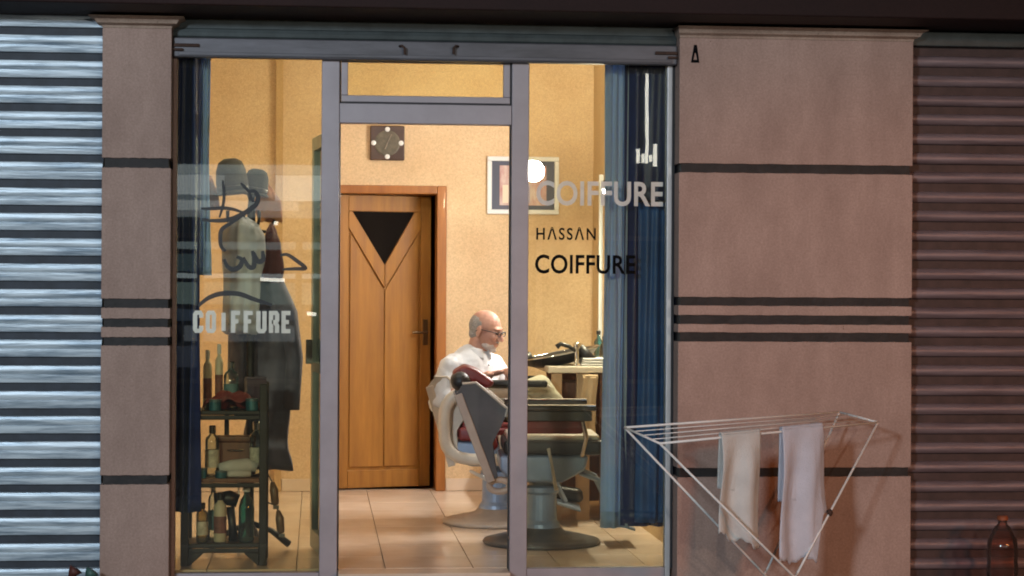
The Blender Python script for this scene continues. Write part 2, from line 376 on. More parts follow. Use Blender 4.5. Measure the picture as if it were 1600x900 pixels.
YP = -0.12                       # front of the pillars
xpl0, xpl1 = X(158, YP), X(266, YP)
xpr0, xpr1 = X(1060, YP), X(1425, YP)
ZC = 2.655                       # underside of the capitals
def pillar(name, x0, x1, grooves, zc, zt, oh, label, cap_l, cap_r):
    root = empty(name, ((x0 + x1) / 2, YP, GZ), label, 'pillar', 'rendered pillars of the shop row')
    bx(x0 + .012, x1 - .012, YP + .012, .30, GZ, zc).build('groove_band', M_groove, root)
    edges = [GZ]
    for zt_, zb_ in sorted(grooves, key=lambda g: g[0]): edges += [zb_, zt_]
    edges.append(zc)
    for i in range(0, len(edges), 2):
        nj = 26; za, zb_ = edges[i], edges[i + 1]
        lo = [(x0 + (x1 - x0) * k / nj, za + random.uniform(-.0013, .0013)) for k in range(nj + 1)]
        hi = [(x0 + (x1 - x0) * k / nj, zb_ + (random.uniform(-.0013, .0013) if zb_ < zc - .01 else 0)) for k in range(nj, -1, -1)]
        MB().xz(lo + hi, YP, .29).build('course', M_pillar, root, bev=.003, seg=2)
    prof = [(0, zc), (.004, zc + .012), (oh * .45, zc + .022), (oh * .6, zc + .040), (oh, zc + .050), (oh, zt)]
    vs = []
    for o_, z_ in prof:
        vs += [(x0 - o_ * cap_l, YP - o_, z_), (x1 + o_ * cap_r, YP - o_, z_), (x1 + o_ * cap_r, .28, z_), (x0 - o_ * cap_l, .28, z_)]
    fs = [(0, 1, 2, 3), tuple(len(vs) - 4 + k for k in range(4))]
    for i in range(len(prof) - 1):
        for k in range(4): fs.append((i * 4 + k, i * 4 + (k + 1) % 4, i * 4 + 4 + (k + 1) % 4, i * 4 + 4 + k))
    MB().add(vs, fs).build('capital', M_cap, root, bev=.003)
    return root
gl = [(Z(a, YP, 212), Z(b, YP, 212)) for a, b in ((247, 262), (467, 481), (498, 511), (527, 540), (743, 757))]
gr = [(Z(a, YP, 1240), Z(b, YP, 1240)) for a, b in ((257, 271), (465, 478), (493, 507), (520, 534), (731, 745))]
zcl, ztl = Z(44, YP, 212), Z(24, YP - .06, 212)
zcr, ztr = Z(62, YP, 1240), Z(43, YP - .06, 1240)
pillar('pillar', xpl0, xpl1, gl, zcl, ztl, .062, 'narrow pinkish pillar between the pale blue shutter and the shop window', 1, 1)
pr = pillar('pillar', xpr0, xpr1, gr, zcr, ztr, .062, 'wide pinkish pillar behind the drying rack, black letter A at its top', .3, 1)
# the stencilled letter near its top
ax, az = at(1086, 98, YP).x, at(1086, 98, YP).z
A_out = [(-.021, 0), (.021, 0), (.008, .088), (-.006, .088)]
A_in = [(-.009, .014), (.010, .014), (.003, .048), (-.002, .048)]
mb = MB()
vs = [(ax + x, YP - .003, az + z) for x, z in A_out + A_in]
mb.add(vs, [(0, 1, 5, 4), (1, 2, 6, 5), (2, 3, 7, 6), (3, 0, 4, 7)])
mb.build('letter', M_vinylk, pr, solid=.002)

SOF = max(ztl, ztr) + .012
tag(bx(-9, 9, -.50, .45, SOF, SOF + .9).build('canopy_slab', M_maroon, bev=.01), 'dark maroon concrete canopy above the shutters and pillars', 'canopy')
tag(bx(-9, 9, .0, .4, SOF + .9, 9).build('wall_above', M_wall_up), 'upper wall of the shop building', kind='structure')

# roller shutters either side
def shutter(name, x0, x1, ztop, pitch, zgap, mslat, mjoint, label, y=-.02, two=True):
    root = empty(name, ((x0 + x1) / 2, y, GZ), label, 'roller shutter', 'closed roller shutters')
    base = None; z = ztop; k = 0
    bx(x0, x1, y + .015, y + .04, GZ, min(ztop + .08, SOF - .003)).build('backing', mjoint, root)
    h = pitch - zgap
    while z - pitch > GZ - .02:
        if base is None:
            prof = [(.004, 0), (-.012, h * .03), (-.0165, h * .20), (-.0175, h * .44), (-.013, h * .485), (-.0175, h * .53), (-.0185, h * .80), (-.015, h * .97), (.012, h)] if two else \
                   [(.002, 0), (-.010, h * .12), (-.019, h * .38), (-.019, h * .60), (-.010, h * .88), (.006, h)]
            n = len(prof); vs = []
            for xx in (x0, x1):
                vs += [(xx, y + a, zz + GZ) for a, zz in prof] + [(xx, y + .014, h + GZ), (xx, y + .014, GZ)]
            m = n + 2
            fs = [tuple(range(m)), tuple(reversed(range(m, 2 * m)))] + [(i, (i + 1) % m, m + (i + 1) % m, m + i) for i in range(m)]
            base = MB().add(vs, fs).build('slat', mslat, root, smooth=True)
            md = base.modifiers.new('e', 'EDGE_SPLIT'); md.split_angle = R(50)
            o = base
        else:
            o = base.copy(); col.objects.link(o); o.parent = root
        o.location = (random.uniform(-.002, .002), random.uniform(-.002, .002), z - pitch - GZ + random.uniform(-.0015, .0015))
        o.rotation_euler = (R(random.uniform(-2.2, 2.2)), R(random.uniform(-.06, .06)), 0)
        z -= pitch; k += 1
    return root
pl = 39.3 * 9.9 / FPX
shutter('roller_shutter', X(-60, -.02), xpl0 - .004, Z(43, -.02, 80) + pl, pl, pl * .30, M_shL, M_shDark,
        'pale blue-grey steel roller shutter beside the narrow pillar, brightly lit')
prr = 30.4 * 10.15 / FPX
rs = shutter('roller_shutter', xpr1 + .004, X(1680, -.02), Z(76, -.02, 1510), prr, prr * .42, M_shR, M_shDarkR,
        'dim brownish roller shutter beside the wide pillar, in weak light', two=False)
bx(xpr1 + .004, X(1680, -.02), -.06, -.0, Z(76, -.02, 1510) + .004, SOF - .004).build('housing', M_rail, rs, bev=.006)

# ------------------------------------------------------------------ shop interior shell
XL, XR, YB, ZT = -1.86, X(926, 3.9), 3.9, 3.12
fl = tag(bx(XL - .1, XR + .1, .072, YB + .3, -.25, -.012).build('floor', M_grout), 'beige tiled shop floor', kind='structure')
ts = .44; base = None
for i in range(-1, 7):
    for j in range(0, 9):
        x0 = -1.94 + (i) * ts; y0 = .074 + j * ts
        if x0 > XR or x0 + ts < XL: continue
        if base is None:
            base = MB().box(-ts / 2 + .002, ts / 2 - .002, -ts / 2 + .002, ts / 2 - .002, -.012, 0).build('floor_tile', M_tile, fl, bev=.0015, seg=1); o = base
        else:
            o = base.copy(); col.objects.link(o)
        o.location = (x0 + ts / 2, y0 + ts / 2, random.uniform(-.0006, .0004)); o.rotation_euler = (R(random.uniform(-.08, .08)), R(random.uniform(-.08, .08)), random.choice((0, math.pi / 2, math.pi)))
bx(X(530, 0), X(797, 0), -.115, .0735, -.15, -.001).build('threshold', M_tile, fl, bev=.006)
# door opening in the back wall
dl, dr, dt = X(512, YB), X(697, YB), Z(290, YB, 620)
dil, dir_, dit = X(526, YB), X(682, YB), Z(303, YB, 620)
mb = MB().box(XL - .1, dl + .01, YB, YB + .33, 0, ZT).box(dr - .01, XR + .1, YB, YB + .33, 0, ZT).box(dl + .01, dr - .01, YB, YB + .3, dt - .01, ZT)
tag(mb.build('wall_back', M_wall), 'peach plastered rear wall of the shop', kind='structure')
tag(bx(XL - .25, XL, .02, YB, 0, ZT).build('wall_left', M_wall_side), 'ochre plastered side wall behind the coat stand', kind='structure')
tag(bx(XR, XR + .25, .02, YB, 0, ZT).build('wall_right', M_wall_side), 'ochre plastered side wall behind the counter', kind='structure')
tag(bx(XL - .25, XR + .25, .08, YB + .3, ZT, ZT + .15).build('ceiling', M_ceil), 'white shop ceiling', kind='structure')
# pilaster strip on the back wall, skirting
tag(bx(X(430, YB), X(441, YB), YB - .035, YB - .001, 0, ZT - .002).build('pipe_casing', wall_mat('casing_paint', (.62, .42, .2), (.56, .36, .17), 3), origin=(X(435, YB), YB, 0)),
    'narrow brownish vertical casing on the rear wall beside the glass door', 'pipe casing')
for a, b in ((XL, X(430, YB) - .003), (X(441, YB) + .003, dl - .004), (dr + .004, XR)):
    bx(a, b, YB - .014, YB - .001, .001, .085).build('skirting', M_tile, bpy.data.objects['wall_back'], bev=.003)

# ------------------------------------------------------------------ wooden door
door = empty('wooden_door', ((dl + dr) / 2, YB, 0), 'varnished wooden door with dark triangular pane, ajar in the rear wall', 'door')
bx(dl, dil, YB - .03, YB + .20, 0, dt).build('jamb', M_woodf, door, bev=.006)
bx(dir_, dr, YB - .03, YB + .20, 0, dt).build('jamb', M_woodf, door, bev=.006)
bx(dil + .001, dir_ - .001, YB - .03, YB + .20, dit, dt).build('head_jamb', M_woodf, door, bev=.006)
yl = YB + .07
lx0, lx1 = dil + .004, dir_ - .004
WL = lx1 - lx0; tri = [(lx0 + .15 * WL, Z(334, yl + .1, 590)), (lx0 + .82 * WL, Z(334, yl + .1, 590)), (lx0 + .5 * WL, Z(414, yl + .1, 590))]
cxm = tri[2][0]
# leaf: back board, then stiles, rails and the V-shaped pieces around the pane
leaf = bx(lx0, lx1, yl + .02, yl + .05, .008, dit - .004).build('leaf', M_wood, door)
zt_ = dit - .006; zr = tri[0][1] + .015
bx(lx0, lx0 + .075, yl, yl + .02, .01, zt_).build('stile', M_wood, leaf, bev=.004)
bx(lx1 - .075, lx1, yl, yl + .02, .01, zt_).build('stile', M_wood, leaf, bev=.004)
bx(lx0 + .076, lx1 - .076, yl, yl + .02, zr, zt_).build('rail', M_wood, leaf, bev=.004)
bx(lx0 + .076, lx1 - .076, yl, yl + .02, .01, .13).build('rail', M_wood, leaf, bev=.004)
zb = .134
MB().xz([(lx0 + .076, zr - .001), (tri[0][0], zr - .001), (cxm - .001, tri[2][1]), (cxm - .001, tri[2][1] - .16), (lx0 + .076, tri[0][1] - .1)], yl, yl + .02).build('diagonal_panel', M_wood, leaf, bev=.003)
MB().xz([(lx1 - .076, zr - .001), (lx1 - .076, tri[0][1] - .1), (cxm + .001, tri[2][1] - .16), (cxm + .001, tri[2][1]), (tri[1][0], zr - .001)], yl, yl + .02).build('diagonal_panel', M_wood, leaf, bev=.003)
MB().xz([(lx0 + .09, tri[0][1] - .135), (cxm - .004, tri[2][1] - .175), (cxm - .004, zb + .02), (lx0 + .09, zb + .02)], yl + .008, yl + .019).build('lower_panel', M_wood, leaf, bev=.003)
MB().xz([(lx1 - .09, tri[0][1] - .135), (lx1 - .09, zb + .02), (cxm + .004, zb + .02), (cxm + .004, tri[2][1] - .175)], yl + .008, yl + .019).build('lower_panel', M_wood, leaf, bev=.003)
MB().xz([(tri[0][0], zr - .002), (tri[1][0], zr - .002), (cxm, tri[2][1])], yl + .012, yl + .0195).build('pane', M_blackgl, leaf)
hx, hz = lx1 - .04, Z(520, yl, 668)
mb = MB().box(hx - .018, hx + .018, yl - .008, yl - .0005, hz - .09, hz + .09)
mb.tube([(hx, yl - .008, hz), (hx, yl - .05, hz), (hx - .03, yl - .055, hz), (hx - .11, yl - .05, hz)], .009, 8)
mb.build('handle', mat('old_brass', (.16, .10, .05), .4, metal=.7), leaf, bev=.002)

pv_ = Vector((lx0 - door.location.x, yl + .02 - door.location.y, 0)); th_ = R(16)
leaf.rotation_euler.z = th_; leaf.location = pv_ - Matrix.Rotation(th_, 3, 'Z') @ pv_      # the door stands ajar
M_dim = mat('back_room_paint', (.28, .12, .05), .8, var=.2)
mb = MB().box(dl - .3, dl - .25, YB + .335, YB + 2.2, -.02, 2.7).box(dr + .25, dr + .3, YB + .335, YB + 2.2, -.02, 2.7).box(dl - .3, dr + .3, YB + 2.21, YB + 2.3, -.02, 2.7)
mb.box(dl - .3, dr + .3, YB + .335, YB + 2.3, 2.71, 2.8).box(dl - .3, dr + .3, YB + .335, YB + 2.3, -.08, -.021)
tag(mb.build('back_room', M_dim), 'unlit back room behind the ajar wooden door', kind='structure')
# ------------------------------------------------------------------ wall clock, picture
c = at(605, 224, YB); s_ = .118
ck = empty('wall_clock', (c.x, YB, c.z - s_), 'square dark wall clock with four pale hour marks above wooden door', 'clock')
mb = MB(); y1 = YB - .002
mb.box(c.x - s_, c.x + s_, y1 - .03, y1, c.z - s_, c.z + s_)
mb.build('case', mat('clock_brown', (.05, .022, .014), .4, var=.3), ck, bev=.008)
MB().lathe((c.x, y1 - .0305, c.z), [(.088, 0), (.088, .006), (.08, .008)], 36, Matrix.Rotation(R(90), 3, 'X')).build('dial', mat('clock_dial', (.13, .11, .075), .5, col2=(.06, .05, .035), vscale=30), ck)
for a in range(4):
    dx, dz = math.sin(a * math.pi / 2) * .094, math.cos(a * math.pi / 2) * .094
    MB().lathe((c.x + dx, y1 - .0365, c.z + dz), [(.017, -.003), (.017, .004), (.010, .008)], 14, Matrix.Rotation(R(90), 3, 'X')).build('hour_mark', M_white, ck)
for ang, ln, wd in ((200, .045, .008), (25, .065, .006)):
    d = Vector((math.sin(R(ang)), 0, math.cos(R(ang))))
    MB().tube([(c.x, y1 - .045, c.z), Vector((c.x, y1 - .045, c.z)) + d * ln], wd / 2, 6).build('hand', mat('clock_hand', (.3, .25, .2), .4), ck)

px0, px1 = X(760, YB), X(872, YB); pz0, pz1 = Z(335, YB, 815), Z(245, YB, 815)
pic = empty('framed_picture', ((px0 + px1) / 2, YB, pz0), 'white framed picture with navy mount on rear wall', 'picture')
fw = .032
for nm, q in (('frame_bar', (px0, px1, pz1 - fw, pz1)), ('frame_bar', (px0, px1, pz0, pz0 + fw)), ('frame_bar', (px0, px0 + fw, pz0 + fw + .0005, pz1 - fw - .0005)), ('frame_bar', (px1 - fw, px1, pz0 + fw + .0005, pz1 - fw - .0005))):
    bx(q[0], q[1], YB - .028, YB - .002, q[2], q[3]).build(nm, M_white, pic, bev=.005)
bx(px0 + fw, px1 - fw, YB - .012, YB - .004, pz0 + fw, pz1 - fw).build('mount', mat('navy_mount', (.07, .075, .11), .6), pic)
m_pic = mat('picture_print', (.62, .50, .44), .5, col2=(.42, .16, .15), vscale=9, stretch=(2.2, 1, .8))
bx(px0 + fw + .055, px1 - fw - .055, YB - .016, YB - .0125, pz0 + fw + .03, pz1 - fw - .03).build('print', m_pic, pic)
for k in range(3):
    xx = px0 + fw + .075 + k * .075
    bx(xx, xx + .04, YB - .0185, YB - .0165, pz0 + fw + .045, pz0 + fw + .17 + .02 * (k % 2)).build('printed_figure', mat('fig%d' % k, ((.7, .6, .45), (.75, .72, .7), (.35, .3, .45))[k], .5), pic)

# ------------------------------------------------------------------ shopfront frame and glazing
YF = 0.0
sf = empty('shopfront', (X(665, YF), YF, 0), 'mauve aluminium shopfront with two tall panes and a transom light', 'shopfront')
sx0, sx1 = xpl1 + .001, xpr0 - .001
ztop = Z(86, YF, 660)
zbar1, zbar0 = Z(163, YF, 660), Z(194, YF, 660)
ml0, ml1 = X(501, YF), X(529, YF); mr0, mr1 = X(798, YF), X(825, YF)
jr = X(1041, YF); jl = X(275, YF)
HEAD = ztop + .06
bx(sx0, sx1, YF + .001, YF + .059, ztop - .002, HEAD).build('head_bar', M_alu, sf)
bx(sx0, jl, YF, YF + .06, GZ, ztop - .003).build('jamb', M_pillar, sf, bev=.003)
bx(jr, sx1 - .012, YF, YF + .06, GZ, ztop - .003).build('jamb', M_alu_pale, sf, bev=.004)
bx(sx1 - .011, sx1, YF + .005, YF + .055, 0, ztop - .003).build('seal', M_seal, sf)
bx(ml0, ml1, YF - .012, YF + .065, GZ, ztop - .003).build('mullion', M_alu, sf, bev=.004)
bx(mr0, mr1, YF - .012, YF + .065, GZ, ztop - .003).build('mullion', M_alu, sf, bev=.004)
bx(ml1 + .0005, mr0 - .0005, YF - .010, YF + .06, zbar0, zbar1).build('transom_bar', M_alu, sf, bev=.004)
zb_r = Z(887, YF, 940); zb_l = zb_r
bx(mr1 + .0005, jr - .0005, YF - .004, YF + .055, GZ, zb_r).build('bottom_rail', M_alu, sf, bev=.004)
bx(jl + .0005, ml0 - .0005, YF - .004, YF + .055, GZ, zb_l - .012).build('bottom_rail', M_alu, sf, bev=.004)
# inner beads / door stops
bx(ml1 + .0005, ml1 + .007, YF + .02, YF + .05, 0, zbar0 - .0005).build('door_stop', M_seal, sf)
bx(mr0 - .007, mr0 - .0005, YF + .02, YF + .05, 0, zbar0 - .0005).build('door_stop', M_seal, sf)
# transom sash
tx0, tx1 = ml1 + .006, mr0 - .006; tz0, tz1 = zbar1 + .006, ztop - .004
sash = bx(ml1 + .0005, mr0 - .0005, YF + .028, YF + .034, zbar1 + .0005, ztop - .004).build('transom_seal', M_seal, sf)
sash_mesh = sash.data
# hollow the seal into a ring so that the transom stays see-through
bm = bmesh.new(); o_ = sash.location
def ring(x0, x1, z0, z1, t, y0, y1):
    return MB().box(x0, x1, y0, y1, z0, z0 + t).box(x0, x1, y0, y1, z1 - t, z1).box(x0, x0 + t, y0, y1, z0 + t, z1 - t).box(x1 - t, x1, y0, y1, z0 + t, z1 - t)
bm.free(); bpy.data.objects.remove(sash)
ring(ml1 + .0005, mr0 - .0005, zbar1 + .0005, ztop - .004, .0065, YF + .01, YF + .036).build('transom_seal', M_seal, sf)
t = .033
ssh = ring(tx0 + .002, tx1 - .002, tz0 + .002, tz1 - .002, t, YF + .004, YF + .045).build('transom_sash', M_alu, sf, bev=.003)
bx(tx0 + t, tx1 - t, YF + .022, YF + .027, tz0 + t, tz1 - t).build('pane', M_glass_t, ssh)
YG = YF + .024
gpl = bx(jl - .002, ml0 + .002, YG, YG + .006, zb_l - .014, ztop - .001).build('pane', M_glass, sf)
gpr = bx(mr1 - .002, jr + .002, YG, YG + .006, zb_r - .002, ztop - .001).build('pane', M_glass, sf)

# ---- lettering and line drawing on the outside of the panes
YT = YG - .0015
def text(body, px0, py0, px1, py1, m, parent, bold=0.0, spacing=1.0):
    cu = bpy.data.curves.new('txt', 'FONT'); cu.body = body; cu.extrude = 0.0; cu.offset = bold; cu.space_character = spacing
    cu.resolution_u = 4
    o = bpy.data.objects.new('txt', cu); col.objects.link(o)
    dg = bpy.context.evaluated_depsgraph_get(); me = bpy.data.meshes.new_from_object(o.evaluated_get(dg))
    vs = [v.co.copy() for v in me.vertices]; fs = [list(p.vertices) for p in me.polygons]
    bpy.data.objects.remove(o)
    x0 = min(v.x for v in vs); x1 = max(v.x for v in vs); y0 = min(v.y for v in vs); y1 = max(v.y for v in vs)
    cxp = (px0 + px1) / 2
    X0, X1 = X(px0, YT, (py0 + py1) / 2), X(px1, YT, (py0 + py1) / 2); Z0, Z1 = Z(py1, YT, cxp), Z(py0, YT, cxp)
    mb = MB(); mb.add([(X0 + (v.x - x0) / (x1 - x0) * (X1 - X0), YT, Z0 + (v.y - y0) / (y1 - y0) * (Z1 - Z0)) for v in vs], fs)
    return mb.build('lettering', m, parent)
text('COIFFURE', 838, 283, 1036, 322, M_vinylw2, gpr, .022, 1.04)
text('H\u039bSS\u039bN', 838, 355, 931, 375, M_vinylk, gpr, .018, 1.25)
text('COIFFURE', 836, 398, 993, 428, M_vinylk, gpr, .020, 1.04)

def ribbon(mb, pts, wd, y, closed=False):
    n = len(pts); pts = [Vector((p[0], p[1])) for p in pts]; ws = wd if isinstance(wd, (list, tuple)) else [wd] * n
    vs = []
    for i in range(n):
        a = pts[(i - 1) % n] if (closed or i) else pts[i]; b = pts[(i + 1) % n] if (closed or i < n - 1) else pts[i]
        d1 = (pts[i] - a).normalized() if (pts[i] - a).length > 1e-9 else (b - pts[i]).normalized()
        d2 = (b - pts[i]).normalized() if (b - pts[i]).length > 1e-9 else d1
        tn = (d1 + d2)
        tn = tn.normalized() if tn.length > 1e-6 else d1
        nn = Vector((-tn.y, tn.x)); k = 1 / max(.5, abs(nn.dot(Vector((-d1.y, d1.x)))))
        vs += [(pts[i].x + nn.x * ws[i] / 2 * k, y, pts[i].y + nn.y * ws[i] / 2 * k), (pts[i].x - nn.x * ws[i] / 2 * k, y, pts[i].y - nn.y * ws[i] / 2 * k)]
    fs = [(2 * i, 2 * ((i + 1) % n), 2 * ((i + 1) % n) + 1, 2 * i + 1) for i in range(n if closed else n - 1)]
    mb.add(vs, fs)
BL = {'C': [([(.8, 1.15), (.8, 1.45), (.65, 1.6), (.15, 1.6), (0, 1.45), (0, .15), (.15, 0), (.65, 0), (.8, .15), (.8, .45)], 0)],
      'O': [([(.15, 0), (.65, 0), (.8, .15), (.8, 1.45), (.65, 1.6), (.15, 1.6), (0, 1.45), (0, .15)], 1)],
      'I': [([(.4, 0), (.4, 1.6)], 0)],
      'F': [([(0, -.16), (0, 1.6), (.9, 1.6)], 0), ([(.1, .85), (.7, .85)], 0)],
      'U': [([(0, 1.76), (0, .15), (.15, 0), (.65, 0), (.8, .15), (.8, 1.76)], 0)],
      'R': [([(0, -.16), (0, 1.6), (.65, 1.6), (.8, 1.45), (.8, .95), (.65, .8), (.1, .8)], 0), ([(.5, .75), (.8, .5), (.8, -.16)], 0)],
      'E': [([(.9, 1.6), (0, 1.6), (0, 0), (.9, 0)], 0), ([(.1, .8), (.7, .8)], 0)]}
mb = MB()
x0, x1 = X(301, YT, 502), X(459, YT, 502); z0, z1 = Z(520, YT, 380), Z(486, YT, 380)
pitch = (x1 - x0) / 8; sc_ = pitch * .60; zs = (z1 - z0) / 1.92
for i, ch in enumerate('COIFFURE'):
    for pts, cl in BL[ch]:
        yy = YT - (.0008 if pts is not BL[ch][0][0] else 0)
        P = [((p[0] * sc_ + x0 + pitch * i + .012), z0 + (p[1] + .16) * zs) for p in pts]
        ribbon(mb, P, .021, yy, bool(cl))
mb.build('lettering', M_vinylw, gpl)

def stroke(pts, wd):
    """smooth brush stroke through photo points on the pane"""
    P = [Vector((X(a, YT, b), Z(b, YT, a))) for a, b in pts]; out = []
    n = len(P)
    for i in range(n - 1):
        p0, p1, p2, p3 = P[max(i - 1, 0)], P[i], P[i + 1], P[min(i + 2, n - 1)]
        for k in range(7):
            t_ = k / 7
            out.append(.5 * ((2 * p1) + (-p0 + p2) * t_ + (2 * p0 - 5 * p1 + 4 * p2 - p3) * t_ ** 2 + (-p0 + 3 * p1 - 3 * p2 + p3) * t_ ** 3))
    out.append(P[-1]); m_ = len(out)
    ws = [wd * (.35 + .65 * math.sin(math.pi * min(max(i / (m_ - 1), .06), .94)) ** .5) for i in range(m_)]
    return out, ws
strokes = [
    ([(314, 326), (330, 326), (348, 325), (364, 327), (380, 332)], .012),
    ([(316, 343), (338, 345), (362, 342), (385, 331), (400, 319), (403, 308), (398, 299), (389, 299)], .016),
    ([(389, 299), (392, 309), (396, 316)], .010),
    ([(348, 282), (350, 300), (349, 318), (343, 340)], .010),
    ([(376, 286), (384, 294), (389, 300)], .010),
    ([(383, 334), (362, 348), (347, 358), (344, 372), (346, 386), (353, 392)], .013),
    ([(350, 405), (356, 417), (366, 421), (375, 416), (378, 406), (370, 401)], .016),
    ([(380, 402), (388, 416), (396, 417), (397, 404), (394, 392)], .016),
    ([(396, 394), (403, 408), (411, 406), (410, 392)], .016),
    ([(438, 399), (449, 398), (463, 407), (477, 419), (460, 420), (441, 421)], .013),
    ([(310, 478), (325, 466), (345, 459), (372, 459), (398, 468), (425, 477)], .016),
]
dm = MB()
for i, (p, wd) in enumerate(strokes):
    o_, ws = stroke(p, wd); ribbon(dm, o_, [q_ * 1.55 for q_ in ws], YT - .0006 - .00012 * i)
dm.build('line_drawing', M_ink, gpl)

# rolled-up shutter of the shop: guide rail, bottom bar, hooks
sb = empty('shutter_box', (X(665, -.04), -.04, 2.5), 'dark rolled-up shutter box above the barber shopfront', 'shutter box')
zr0 = Z(64, -.05, 660); zq = Z(95, -.07, 660)
bx(sx0, sx1, -.03, .03, zr0, SOF - .004).build('guide_rail', M_rail, sb, bev=.006)
MB().lathe((sx0, .02, SOF - .07), [(.055, 0), (.055, sx1 - sx0)], 20, Matrix.Rotation(R(90), 3, 'Y')).build('roller', M_rail, sb, smooth=False)
bx(sx0 + .002, sx1 - .002, -.075, -.015, zq, zr0 - .004).build('bottom_bar', M_bar, sb, bev=.007)
bx(sx0 + .03, sx1 - .03, -.085, -.076, zq + .008, zq + .024).build('bar_lip', M_bar, sb, bev=.002)
for p in (626, 710):
    hx = X(p, -.08); hz = Z(76, -.08, p)
    sgn = 1 if p == 626 else -1
    MB().tube([(hx - sgn * .012, -.077, hz + .012), (hx, -.10, hz + .012), (hx + sgn * .012, -.105, hz), (hx + sgn * .012, -.10, hz - .03)], .006, 8).build('hook', M_rust, sb)
for a, b in ((sx0 + .002, sx0 + .13), (sx1 - .12, sx1 - .002)):
    mb = MB().box(a + .004, b, -.089, -.0765, zr0 - .052, zr0 - .036); mb.box(a if a < 0 else b - .05, a + .05 if a < 0 else b, -.094, -.0775, zq + .028, zr0 - .06)
    mb.build('bolt_plate', M_rust, sb, bev=.003)

# ------------------------------------------------------------------ open glass door leaf, folded inwards
dxh = ml1 - .012; dy0, dy1 = .075, .84
zdt = zbar0 - .015
gd = empty('glass_door', (dxh, dy0, 0), 'open aluminium glass door swung inwards beside the coat stand', 'door')
M_dr = mat('door_alu_green', (.30, .34, .31), .4, metal=.4, var=.1)
off = -.10     # leaf leans slightly towards the coat stand
def leafbox(u0, u1, z0, z1, t, name, m, parent):
    d = Vector((off, dy1 - dy0, 0)).normalized(); n = Vector((d.y, -d.x, 0)); o = Vector((dxh, dy0, 0))
    vs = [o + d * u + n * s * t / 2 + Vector((0, 0, z)) for u in (u0, u1) for s in (-1, 1) for z in (z0, z1)]
    return MB().add(vs, [(0, 1, 3, 2), (4, 6, 7, 5), (0, 4, 5, 1), (2, 3, 7, 6), (0, 2, 6, 4), (1, 5, 7, 3)]).build(name, m, parent, bev=.003 if m is not M_glass_d else 0)
W_ = .80
leafbox(0, .07, .012, zdt, .042, 'stile', M_dr, gd)
leafbox(W_ - .07, W_, .012, zdt, .042, 'stile', M_dr, gd)
leafbox(.071, W_ - .071, .012, .11, .042, 'rail', M_dr, gd)
leafbox(.071, W_ - .071, zdt - .07, zdt, .042, 'rail', M_dr, gd)
leafbox(.071, W_ - .071, .95, 1.0, .042, 'rail', M_dr, gd)
leafbox(.07, W_ - .07, .109, .951, .006, 'pane', M_glass_d, gd)
leafbox(.07, W_ - .07, .999, zdt - .069, .006, 'pane', M_glass_d, gd)
leafbox(W_ - .06, W_ - .03, .99, 1.12, .11, 'handle', M_chrome, gd)

# ------------------------------------------------------------------ curtains in the window corners
def curtain(name, x0, x1, y, z0, z1, m, label, folds, amp, ph=0, split=None):
    root = empty(name, ((x0 + x1) / 2, y, z0), label, 'curtain')
    def fn(u, v):
        a = amp * (.75 + .35 * v)
        s = math.sin(u * folds * 2 * math.pi + ph + .5 * math.sin(v * 3 + u * 5))
        return Vector((x0 + (x1 - x0) * u + .010 * math.sin(v * 5 + u * 9) * v, y + a * s + .012 * math.sin(u * 23 + v * 2), z1 + (z0 - z1) * v + 0))
    MB().sheet(fn, int(folds * 18), 30).build('cloth', m, root, smooth=True, solid=.003)
    def hem(u, v):
        p = fn(u, .965 + .03 * v); p.y -= .004; return p
    MB().sheet(hem, int(folds * 18), 2).build('hem', m, root, smooth=True, solid=.003)
    MB().tube([(x0 - .03, y, z1 + .008), (x1 + .03, y, z1 + .008)], .008, 8).build('rod', M_chrome, root)
    return root
yc = .16
cr = curtain('curtain', X(975, yc), X(1064, yc), yc, Z(822, yc, 1000), ztop + .05, M_navy, 'long blue satin curtain hanging behind the right-hand window pane', 2.6, .020, .6)
# pale translucent edge, drawn beside it
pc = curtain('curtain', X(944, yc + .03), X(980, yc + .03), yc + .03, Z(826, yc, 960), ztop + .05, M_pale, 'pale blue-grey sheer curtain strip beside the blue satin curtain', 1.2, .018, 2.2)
# lighter breadth: reflected light on the satin curtain put into its colour
bc = curtain('curtain', X(992, yc + .06), X(1052, yc + .06), yc - .055, Z(815, yc, 1000), Z(318, yc, 1000), M_navy_lit, 'lighter blue panel standing for reflected light on the satin curtain', 1.7, .012, 1.1)
lc = curtain('curtain', X(268, yc), X(313, yc), yc, Z(800, yc, 300), ztop + .05, M_navy, 'dark navy curtain hanging behind the left-hand window pane', 2.2, .026, .2)
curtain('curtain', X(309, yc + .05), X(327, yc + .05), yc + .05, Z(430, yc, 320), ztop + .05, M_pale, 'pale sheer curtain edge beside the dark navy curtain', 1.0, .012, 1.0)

# ------------------------------------------------------------------ lamps inside
yA, yB_ = 1.6, 2.75
lx, lz = XR - .07, 2.02
lamp = empty('tube_lamp', (XR, (yA + yB_) / 2, lz), 'fluorescent tube lamp on the side wall above the counter mirror', 'lamp')
bx(XR - .05, XR - .001, yA - .03, yB_ + .03, lz - .03, lz + .03).build('housing', M_white, lamp, bev=.006)
MB().tube([(lx - .012, yA, lz), (lx - .012, yB_, lz)], .016, 12).build('tube', M_white_lit, lamp)
fill_lamp = empty('tube_lamp', (-.75, .45, ZT), 'unseen ceiling tube added to fill the window corner with light', 'lamp')  # added out of view as front fill for the window corner
bx(-1.35, -.15, .41, .49, ZT - .05, ZT - .001).build('housing', M_white, fill_lamp, bev=.006)
MB().tube([(-1.32, .45, ZT - .075), (-.18, .45, ZT - .075)], .016, 12).build('tube', M_fill_lit, fill_lamp)

